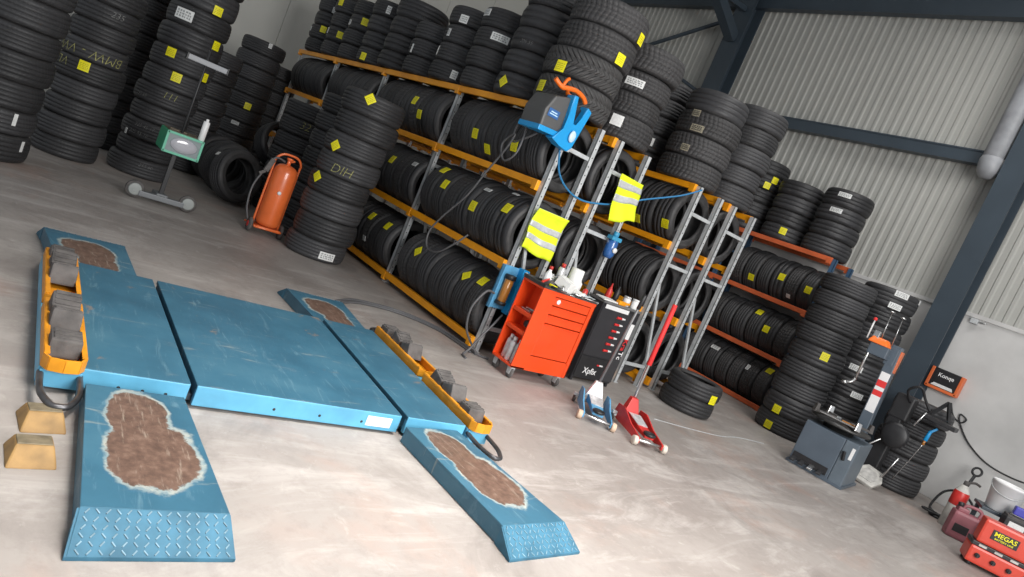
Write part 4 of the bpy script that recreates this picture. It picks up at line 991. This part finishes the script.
for z in (-.18,.18):
    b = MB(); b.cyl((.05,.12,z), (.056,.12,z), .02, seg=12); b.build('bolt', M_GALV, fl_)
b = MB(); b.cyl((.02,.0,-.11), (.02,.0,.09), .042, seg=20); b.build('bowl', M_BRASS, t)
b = MB(); b.cyl((.02,.0,.09), (.02,.0,.13), .05, seg=20); b.cyl((.02,0,-.14), (.02,0,-.11), .05, seg=20); b.build('cap', M_BLACK, t)
hose('air_hose', 'grey air hose looping from the control bracket to the floor', [(-4.44,3.64,.56),(-4.42,3.54,.56),(-4.42,3.46,.40),(-4.43,3.50,.22),(-4.44,3.62,.09),(-4.42,3.72,.012),(-4.36,3.80,.012)], .010, M_HOSE)
hose('air_hose', 'second grey hose dropping beside the first post to the floor', [(-4.42,3.80,.40),(-4.37,3.70,.30),(-4.36,3.62,.18),(-4.36,3.56,.06),(-4.34,3.50,.012),(-4.26,3.48,.012)], .010, M_HOSE)

# ------------------------------------------------------------------ tyre changer
CA = math.atan2(.10,.52)
t = thing('tyre_changer', 'grey tyre changer with turntable and column in front of the floor stacks', 'tyre changer', (-2.84,7.0,0), CA)
b = MB(); b.box((-.27,.0,.02), (.13,.66,.47), bev=.01); b.box((-.29,-.01,.0), (.28,.66,.03), bev=.004); b.build('cabinet', M_MACH, t)
b = MB(); b.box((.132,.0,.02), (.265,.60,.47), bev=.01); sp = b.build('side_cabinet', mat('machine_grey_light', (.115,.145,.175), .42, var=.08), t)
b = MB(); b.box((.215,-.004,.30), (.245,.0005,.42), bev=.001); b.build('label', M_WHITE, sp)
b = MB(); b.bar((.18,-.012,.27), (.165,-.03,.36), .03, .022, bev=.004); b.build('lever', M_BLACK, sp)
b = MB(); b.box((-.25,-.006,.05), (.10,.0,.13), bev=.001); b.build('pedal_slot', M_BLACK, t)
for k in range(4):
    x = -.22+.09*k
    b = MB(); b.hexa([(x-.025,-.075,.035),(x+.025,-.075,.035),(x+.025,0,.07),(x-.025,0,.07),(x-.025,-.075,.05),(x+.025,-.075,.05),(x+.025,0,.085),(x-.025,0,.085)], bev=.004); b.build('pedal', M_BLACK if k != 2 else M_CHROME, t)
b = MB(); b.lathe([(0,.47),(.15,.47),(.15,.52),(.29,.53),(.30,.545),(.29,.56),(.2,.575),(.06,.58),(0,.58)], 36, T(-.03,.28,0)); tt = b.build('turntable', mat('turntable_dark', (.06,.06,.06), .4, metal=.5, var=.4, vscale=15), t)
for k in range(4):
    a = rad(40+90*k); c, s = math.cos(a), math.sin(a)
    b = MB(); b.bar((-.03+.08*c,.28+.08*s,.59), (-.03+.31*c,.28+.31*s,.59), .05, .022, bev=.004); b.box((-.025,-.03,.575),(.025,.03,.66), T(-.03+.30*c,.28+.30*s,0) @ RZ(a), bev=.006, taper=(.6,.8)); b.build('jaw', M_CHROME if k % 2 else M_RUBBER, tt)
b = MB(); b.bar((-.20,.02,.60), (.15,.05,.60), .03, .012, bev=.003); o = b.build('tyre_lever', M_CHROME); o.location = (-2.84,7.0,0); o.rotation_euler = (0,0,CA); tag(o, 'bright steel lever lying across the tyre changer turntable', 'tool')
b = MB(); b.bar((.0,.10,.603), (.14,.14,.603), .025, .02, bev=.004); o = b.build('tyre_lever', M_BRASS); o.location = (-2.84,7.0,0); o.rotation_euler = (0,0,CA); tag(o, 'wooden handled tool on the tyre changer turntable', 'tool')
b = MB(); b.hexa([(.05,.64,.0),(.17,.64,.0),(.17,.80,.0),(.05,.80,.0),(-.01,.70,1.50),(.09,.70,1.50),(.09,.84,1.50),(-.01,.84,1.50)], bev=.008); cl = b.build('column', M_MACH, t)
b = MB()
for z0, z1, mi in ((.82,1.0,0),(1.0,1.06,1),(1.06,1.10,0),(1.10,1.17,1),(1.17,1.26,0)):
    z0 -= .06; z1 -= .06; u0, u1 = z0/1.50, z1/1.50; f = lambda u: (.062-.06*u, .636+.06*u)
    (xa, ya), (xb_, yb_) = f(u0), f(u1)
    b.hexa([(xa,ya,z0),(xa+.09,ya,z0),(xa+.09,ya+.004,z0),(xa,ya+.004,z0),(xb_,yb_,z1),(xb_+.09,yb_,z1),(xb_+.09,yb_+.004,z1),(xb_,yb_+.004,z1)], mi=mi)
b.build('label', [M_WHITE, M_TXR], cl)
b = MB(); b.box((.092,.71,1.22), (.108,.84,1.46), bev=.004); b.build('side_cover', mat('cover_orange', (.72,.16,.05), .4), cl)
b = MB(); b.box((-.02,.69,1.28), (.075,.82,1.47), bev=.008); b.box((-.17,.50,1.32), (.02,.74,1.44), bev=.012); ar = b.build('swing_arm', M_MACH, t)
b = MB(); b.hexa([(-.20,.46,1.44),(.0,.50,1.44),(.02,.62,1.44),(-.18,.60,1.44),(-.17,.48,1.51),(-.04,.52,1.51),(-.02,.60,1.51),(-.16,.58,1.51)], bev=.015); b.build('cover', MATS['clip_orange'], ar)
b = MB(); b.cyl((-.15,.52,1.00), (-.15,.52,1.56), .014, seg=6); b.box((-.18,.49,1.49),(-.12,.55,1.57), bev=.006); mb_ = b.build('mount_bar', M_CHROME, t)
b = MB(); b.tube([(-.15,.52,1.02),(-.17,.49,.97),(-.22,.48,.95)], .018, 8, smooth_n=4); b.lathe([(0,0),(.028,0),(.032,.01),(.028,.03),(0,.035)], 16, T(-.22,.48,.93)); b.build('mount_head', M_CHROME, mb_)
b = MB(); b.tube([(-.22,.50,1.46),(-.225,.51,1.66)], .008, 8); lv = b.build('control_lever', M_WHITE, t)
b = MB(); b.lathe([(0,-.02),(.016,-.014),(.02,0),(.016,.014),(0,.02)], 14, T(-.226,.51,1.67)); b.build('knob', M_TXR, lv)
for k, (x, y) in enumerate(((-.10,.55),(.01,.58))):
    b = MB(); b.tube([(x,y,1.47),(x-.02,y+.0,1.80-.02*k)], .0055, 8); b.lathe([(0,-.006),(.026,-.006),(.03,0),(.026,.008),(0,.01)], 16, T(x-.02,y,1.80-.02*k)); b.build('air_rod', M_CHROME, t)
t = thing('wheel_weight_tray', 'pale grey tray resting on the floor against the tyre changer', 'tray', (-2.72,8.0,0), .5)
b = MB(); b.prism([(-.13,-.10),(.06,-.14),(.15,-.03),(.13,.10),(-.02,.14),(-.14,.05)], .0, .05, RX(rad(42)) @ T(0,.12,0.0), bev=.012); b.build('shell', mat('tray_pale', (.48,.47,.44), .6, var=.25, vscale=12), t)
b = MB(); b.prism([(-.09,-.06),(.04,-.09),(.10,-.02),(.08,.06),(-.02,.09),(-.09,.03)], .0505, .056, RX(rad(42)) @ T(0,.12,0.0), bev=.002); b.build('inner_face', mat('tray_face', (.42,.41,.39), .6, var=.3, vscale=20), t)

# ------------------------------------------------------------------ assist arm / balancer beside the column
t = thing('wheel_balancer', 'black wheel machine with disc and rods in front of the steel column foot', 'wheel balancer', (-2.78,8.33,0), .15)
b = MB(); b.box((-.17,-.12,.0), (.06,.12,.10), bev=.01); b.box((-.14,-.10,.10), (.0,.10,.80), bev=.015); b.box((-.15,-.11,.78), (.04,.11,1.06), bev=.02); b.build('cabinet', M_BLACK, t)
b = MB(); b.cyl((.02,-.14,.62), (.02,-.22,.62), .04); b.lathe([(0,0),(.12,0),(.14,.012),(.14,.03),(.11,.05),(.04,.055),(0,.055)], 28, T(.03,-.21,.62) @ RX(PI/2)); b.build('disc', M_BLACK, t)
for p, q in (((.10,-.24,.15),(.16,-.22,.42)),((-.30,-.30,.20),(.0,-.2,.62)),((.14,-.2,.80),(.19,-.18,.98))):
    b = MB(); b.cyl(p, q, .010); b.build('rod', M_CHROME, t)
b = MB(); b.box((.12,-.16,.93), (.44,.06,.975), RY(.05), bev=.008); tr = b.build('tray', M_BLACK, t)
for k in range(3):
    b = MB(); b.box((.16+.09*k,-.14,.93), (.22+.09*k,.03,.937), RY(.05), bev=.002); b.build('slot', M_RUBBER, tr)
b = MB(); b.bar((.18,.06,.95), (.28,.20,1.16), .03, .03); b.bar((.38,.06,.95), (.28,.20,1.16), .03, .03); b.bar((.2,.06,.97),(.36,.06,.97),.03,.03); b.build('bracket', M_BLACK, t)
b = MB(); b.tube([(.0,-.1,1.0),(-.05,-.2,1.12),(.05,-.22,1.2),(.12,-.15,1.1),(.2,-.1,1.0)], .014, 8, smooth_n=5); b.build('cable', M_BLACK, t)
t = thing('air_gun', 'blue air gun on a thin lance hanging in front of the ribbed stack', 'air gun', (-2.52,8.38,.76))
b = MB(); b.cyl((0,0,-.07), (.01,0,.05), .022, .018); b.bar((.01,0,.04), (.05,.02,.10), .03, .025, bev=.005); b.build('body', M_LBLUE, t)
b = MB(); b.cyl((0,0,-.12), (0,0,-.07), .014); b.build('collar', M_BRASS, t)
b = MB(); b.tube([(0,0,-.11),(-.05,.0,-.35),(-.11,.0,-.60)], .006, 8, smooth_n=4); b.build('lance', M_CHROME, t)
# case on the wall
t = thing('wall_monitor', 'black and orange screen case mounted on the pale plinth by the column', 'monitor', (-2.955,WY,1.365))
t.scale = (.80,.80,.80)
b = MB(); b.box((-.20,-.10,-.13), (.20,-.0,.15), bev=.012); b.build('case', M_BLACK, t)
for s in (-1,1):
    b = MB(); b.box((s*.21-.022,-.115,-.17), (s*.21+.022,-.0,.15), bev=.008); b.build('side_cover', MATS['cover_orange'], t)
b = MB(); b.box((-.22,-.115,-.18), (.22,-.0,-.135), bev=.006); b.build('bottom_cover', MATS['cover_orange'], t)
b = MB(); b.hexa([(-.16,-.104,-.125),(.16,-.104,-.125),(.16,-.09,-.125),(-.16,-.09,-.125),(-.12,-.104,-.08),(.14,-.104,-.08),(.14,-.09,-.08),(-.12,-.09,-.08)]); b.build('panel', M_WHT, t)
text('lettering', 'Konqe', .085, T(-.0,-.103,.055) @ RX(PI/2), M_LEG, t)
t = thing('wall_socket', 'small grey socket with lever on the column edge', 'switch', (-2.98,WY-.02,2.16))
b = MB(); b.box((-.04,-.03,-.03), (.04,.02,.03), bev=.004); b.build('housing', M_GALV, t)
b = MB(); b.cyl((.04,-.01,0), (.13,-.02,.01), .008); b.build('lever', M_CHROME, t)
hose('power_cable', 'black cable drooping along the pale plinth from the screen case', [(-2.80,WY-.02,1.15),(-2.72,WY-.02,1.02),(-2.62,WY-.02,.98),(-2.58,WY-.02,1.04),(-2.66,WY-.02,1.07),(-2.62,WY-.02,.97),(-2.45,WY-.02,.80),(-2.2,WY-.02,.68),(-1.9,WY-.02,.66),(-1.6,WY-.02,.72),(-1.3,WY-.02,.82)], .009, M_BLACK, 'cable')
hose('air_hose', 'black hose coil standing on the floor next to the ribbed stack', [(-2.25,8.75,.012),(-2.35,8.95,.03),(-2.32,9.05,.22),(-2.18,9.08,.30),(-2.02,9.06,.22),(-1.98,8.98,.04),(-2.1,8.8,.012),(-2.2,8.70,.012),(-2.05,8.55,.012),(-1.9,8.62,.012),(-2.05,8.85,.012)], .013, M_BLACK)
t = thing('cable_reel', 'dark flat tangle of hose and fittings on the floor below the hose coil', 'hose', (-2.12,8.55,0), .5)
for k, (x, y, r) in enumerate(((0,0,.10),(.10,.02,.08),(-.1,.0,.08))):
    b = MB(); b.tube([(x+r*math.cos(a),y+r*math.sin(a)*.7,.014+.012*k) for a in [i*2*PI/12 for i in range(12)]], .012, 8, smooth_n=3, closed=True); b.build('coil', M_BLACK, t)

# ------------------------------------------------------------------ lower right corner
CAx = rad(26)
t = thing('battery_charger', 'red two-tier battery charger with yellow logo plate in the lower right corner', 'battery charger', (-1.235,7.26,0), CAx)
b = MB(); b.box((-.27,.0,.03), (.27,.24,.18), bev=.02); b.build('lower_case', mat('charger_red', (.62,.06,.035), .38, var=.08), t)
b = MB(); b.box((-.25,.03,.215), (.27,.19,.43), bev=.02); uc = b.build('upper_case', MATS['charger_red'], t)
b = MB(); b.box((-.27,.01,.18), (.28,.22,.215), bev=.005); st = b.build('control_strip', M_BLACK, t)
for k in range(4):
    b = MB(); b.box((-.22+.12*k,.004,.188), (-.16+.12*k,.0105,.207), bev=.001); b.build('indicator', MATS['tray_pale'], st)
b = MB(); b.box((-.17,.024,.285), (.03,.0305,.37), bev=.001); lg = b.build('logo_plate', M_BLACK, uc)
text('lettering', 'MEGAS', .054, T(-.07,.0235,.338) @ RX(PI/2), M_YEL, lg); text('lettering', 'BATTERY LINE', .022, T(-.07,.0235,.300) @ RX(PI/2), M_YEL, lg)
for k in range(4):
    b = MB(); b.cyl((-.20+.12*k,-.022,.11), (-.20+.12*k,.002,.11), .020, seg=16); b.bar((-.20+.12*k,-.026,.092),(-.20+.12*k,-.026,.128),.01,.012); b.build('knob', M_BLACK, t)
for x, y in ((-.22,.05),(.22,.05),(-.22,.25),(.22,.25)):
    b = MB(); b.cyl((x,y,0), (x,y,.035), .022, seg=12); b.build('foot', M_BLACK, t)
def P_(p, z): 
    r = ray(*p); k = (z-CAMP.z)/r.z; return CAMP+r*k
# rack shelf / table behind the charger
t = thing('work_table', 'low dark stand behind the red charger carrying bucket and batteries', 'stand', (-1.38,8.25,0), CAx)
b = MB(); b.box((-.40,-.01,.37), (.5,.34,.40), bev=.004); b.build('top', M_DARKST, t)
b = MB(); b.box((-.36,-.22,.26), (.5,-.03,.285), bev=.004); b.build('shelf', M_DARKST, t)
for x, y in ((-.34,-.19),(.46,-.19),(-.36,.31),(.46,.31)):
    b = MB(); b.box((x-.018,y-.018,0), (x+.018,y+.018,.26 if y < 0 else .37)); b.build('leg', M_DARKST, t)
def on_table(x, y): 
    c, s = math.cos(CAx), math.sin(CAx); return (-1.38+x*c-y*s, 8.25+x*s+y*c, .401)
for k, (x, y, lab) in enumerate(((-.14,-.125,'dark car battery with white label, nearest the bucket'),(.10,-.125,'dark car battery with white label, farther from the bucket'))):
    t = thing('car_battery', lab, 'battery', tuple(Vector(on_table(x,y))-Vector((0,0,.115))), CAx, 'car batteries behind the red charger')
    b = MB(); b.box((-.105,-.08,0), (.105,.08,.15), bev=.006); b.build('case', M_BLACK, t)
    b = MB(); b.box((-.10,-.075,.15), (.10,.075,.17), bev=.004); b.cyl((-.07,0,.17),(-.07,0,.185),.01); b.cyl((.07,0,.17),(.07,0,.185),.01); b.build('lid', M_RUBBER, t)
    b = MB(); b.box((-.07,-.0825,.03), (.06,-.0798,.12), bev=.0005); b.build('label', M_WHT, t)
t = thing('bucket', 'white plastic bucket on the stand behind the red charger', 'bucket', on_table(-.23,.16), 0)
b = MB(); b.lathe([(0,0),(.115,0),(.12,.006),(.15,.26),(.156,.262),(.156,.285),(.148,.285),(.117,.012),(0,.010)], 32); b.build('pail', M_WHITE, t)
b = MB(); b.tube([(.156*math.cos(a),.156*math.sin(a),.255-.09*math.sin((a-3.4)*1.0)) for a in [3.4+i*PI/10 for i in range(11)]], .004, 6, smooth_n=3); b.build('handle', M_GALV, t)
t = thing('pack', 'small blue pack lying on the battery nearest the bucket', 'pack', tuple(Vector(on_table(-.14,-.125))+Vector((0,0,.071))), .4)
b = MB(); b.box((-.06,-.04,0), (.06,.04,.08), bev=.012); b.build('pack', mat('pack_blue', (.06,.06,.42), .5), t)
t = thing('jerrycan', 'faded pink jerrycan on the floor between hose coil and red charger', 'jerrycan', (-1.80,8.02,0), rad(30))
b = MB(); b.box((-.12,-.075,0), (.12,.075,.27), bev=.03); b.box((-.10,-.055,.26), (.0,.055,.31), bev=.015); b.build('body', mat('can_pink', (.30,.105,.125), .5, var=.2), t)
b = MB(); b.tube([(.10,0,.265),(.105,0,.325),(.06,0,.345),(-.03,0,.335),(-.05,0,.30)], .016, 8, smooth_n=5); b.build('handle', MATS['can_pink'], t)
b = MB(); b.cyl((-.075,0,.305), (-.085,0,.345), .026, seg=16); b.build('cap', M_BLACK, t)
b = MB(); b.box((-.08,-.0775,.07), (.05,-.0745,.15), bev=.0008); b.build('label', M_BLACK, t)
t = thing('sprayer', 'red and pale sprayer bottle standing behind the pink jerrycan', 'sprayer', (-2.0,8.36,0), 0)
t.scale = (.8,.8,.9)
b = MB(); b.lathe([(0,0),(.085,0),(.09,.008),(.09,.26),(.085,.30)], 24); b.lathe([(.085,.44),(.05,.50),(.04,.52),(0,.52)], 24); b.build('bottle', MATS['tray_pale'], t)
b = MB(); b.lathe([(.088,.27),(.093,.28),(.093,.42),(.085,.44)], 24); b.build('band', M_REDD, t)
b = MB(); b.cyl((0,0,.51), (0,0,.57), .035); b.tube([(0,0,.55),(.08,.0,.59),(.14,.02,.58)], .014, 8, smooth_n=4); b.build('pump', M_RUBBER, t)
t = thing('grease_gun', 'black stick with ring handle leaning at the plinth behind the sprayer', 'stick', (-2.2,9.05,0), 0)
b = MB(); b.cyl((-.0,.0,.0), (.0,.28,.52), .017); b.build('shaft', M_BLACK, t)
b = MB(); b.tube([(.045*math.cos(a),.29+.015*math.sin(a),.56+.045*math.sin(a)) for a in [i*2*PI/12 for i in range(12)]], .013, 8, smooth_n=3, closed=True); b.build('ring', M_BLACK, t)
# ------------------------------------------------------------------ light
w = bpy.data.worlds.new('world'); scene.world = w; w.use_nodes = True
bg = w.node_tree.nodes['Background']; bg.inputs[0].default_value = (.88,.94,1.0,1); bg.inputs[1].default_value = .50
def area(name, loc, target, sx, sy, power, col=(1,1,1), spread=180):
    l = bpy.data.lights.new(name, 'AREA'); l.shape = 'RECTANGLE'; l.size = sx; l.size_y = sy; l.energy = power; l.color = col; l.spread = rad(spread)
    o = bpy.data.objects.new(name, l); COL.objects.link(o); o.location = loc
    o.rotation_euler = (Vector(target)-Vector(loc)).to_track_quat('-Z','Y').to_euler(); return o
area('door_daylight', (2.6,2.7,2.9), (-4,3.6,.3), 3.6, 3.2, 550, (1,.985,.965))
area('overhead_fill', (-.9,2.0,6.8), (-1.6,1.95,0), 2.0, 1.6, 95, (1,.95,.90), 58)  # added fill, no real fitting: makes the bright pool on the near floor
area('overhead_fill', (-2.6,7.0,7.2), (-3.0,8.2,0), 3.0, 2.0, 75, (1,.98,.96), 110)  # second added fill, brightens the right end of the back wall
scene.view_settings.view_transform = 'Standard'; scene.view_settings.look = 'None'
scene.view_settings.gamma = 1; scene.view_settings.exposure = 0.0; scene.view_settings.use_curve_mapping = False
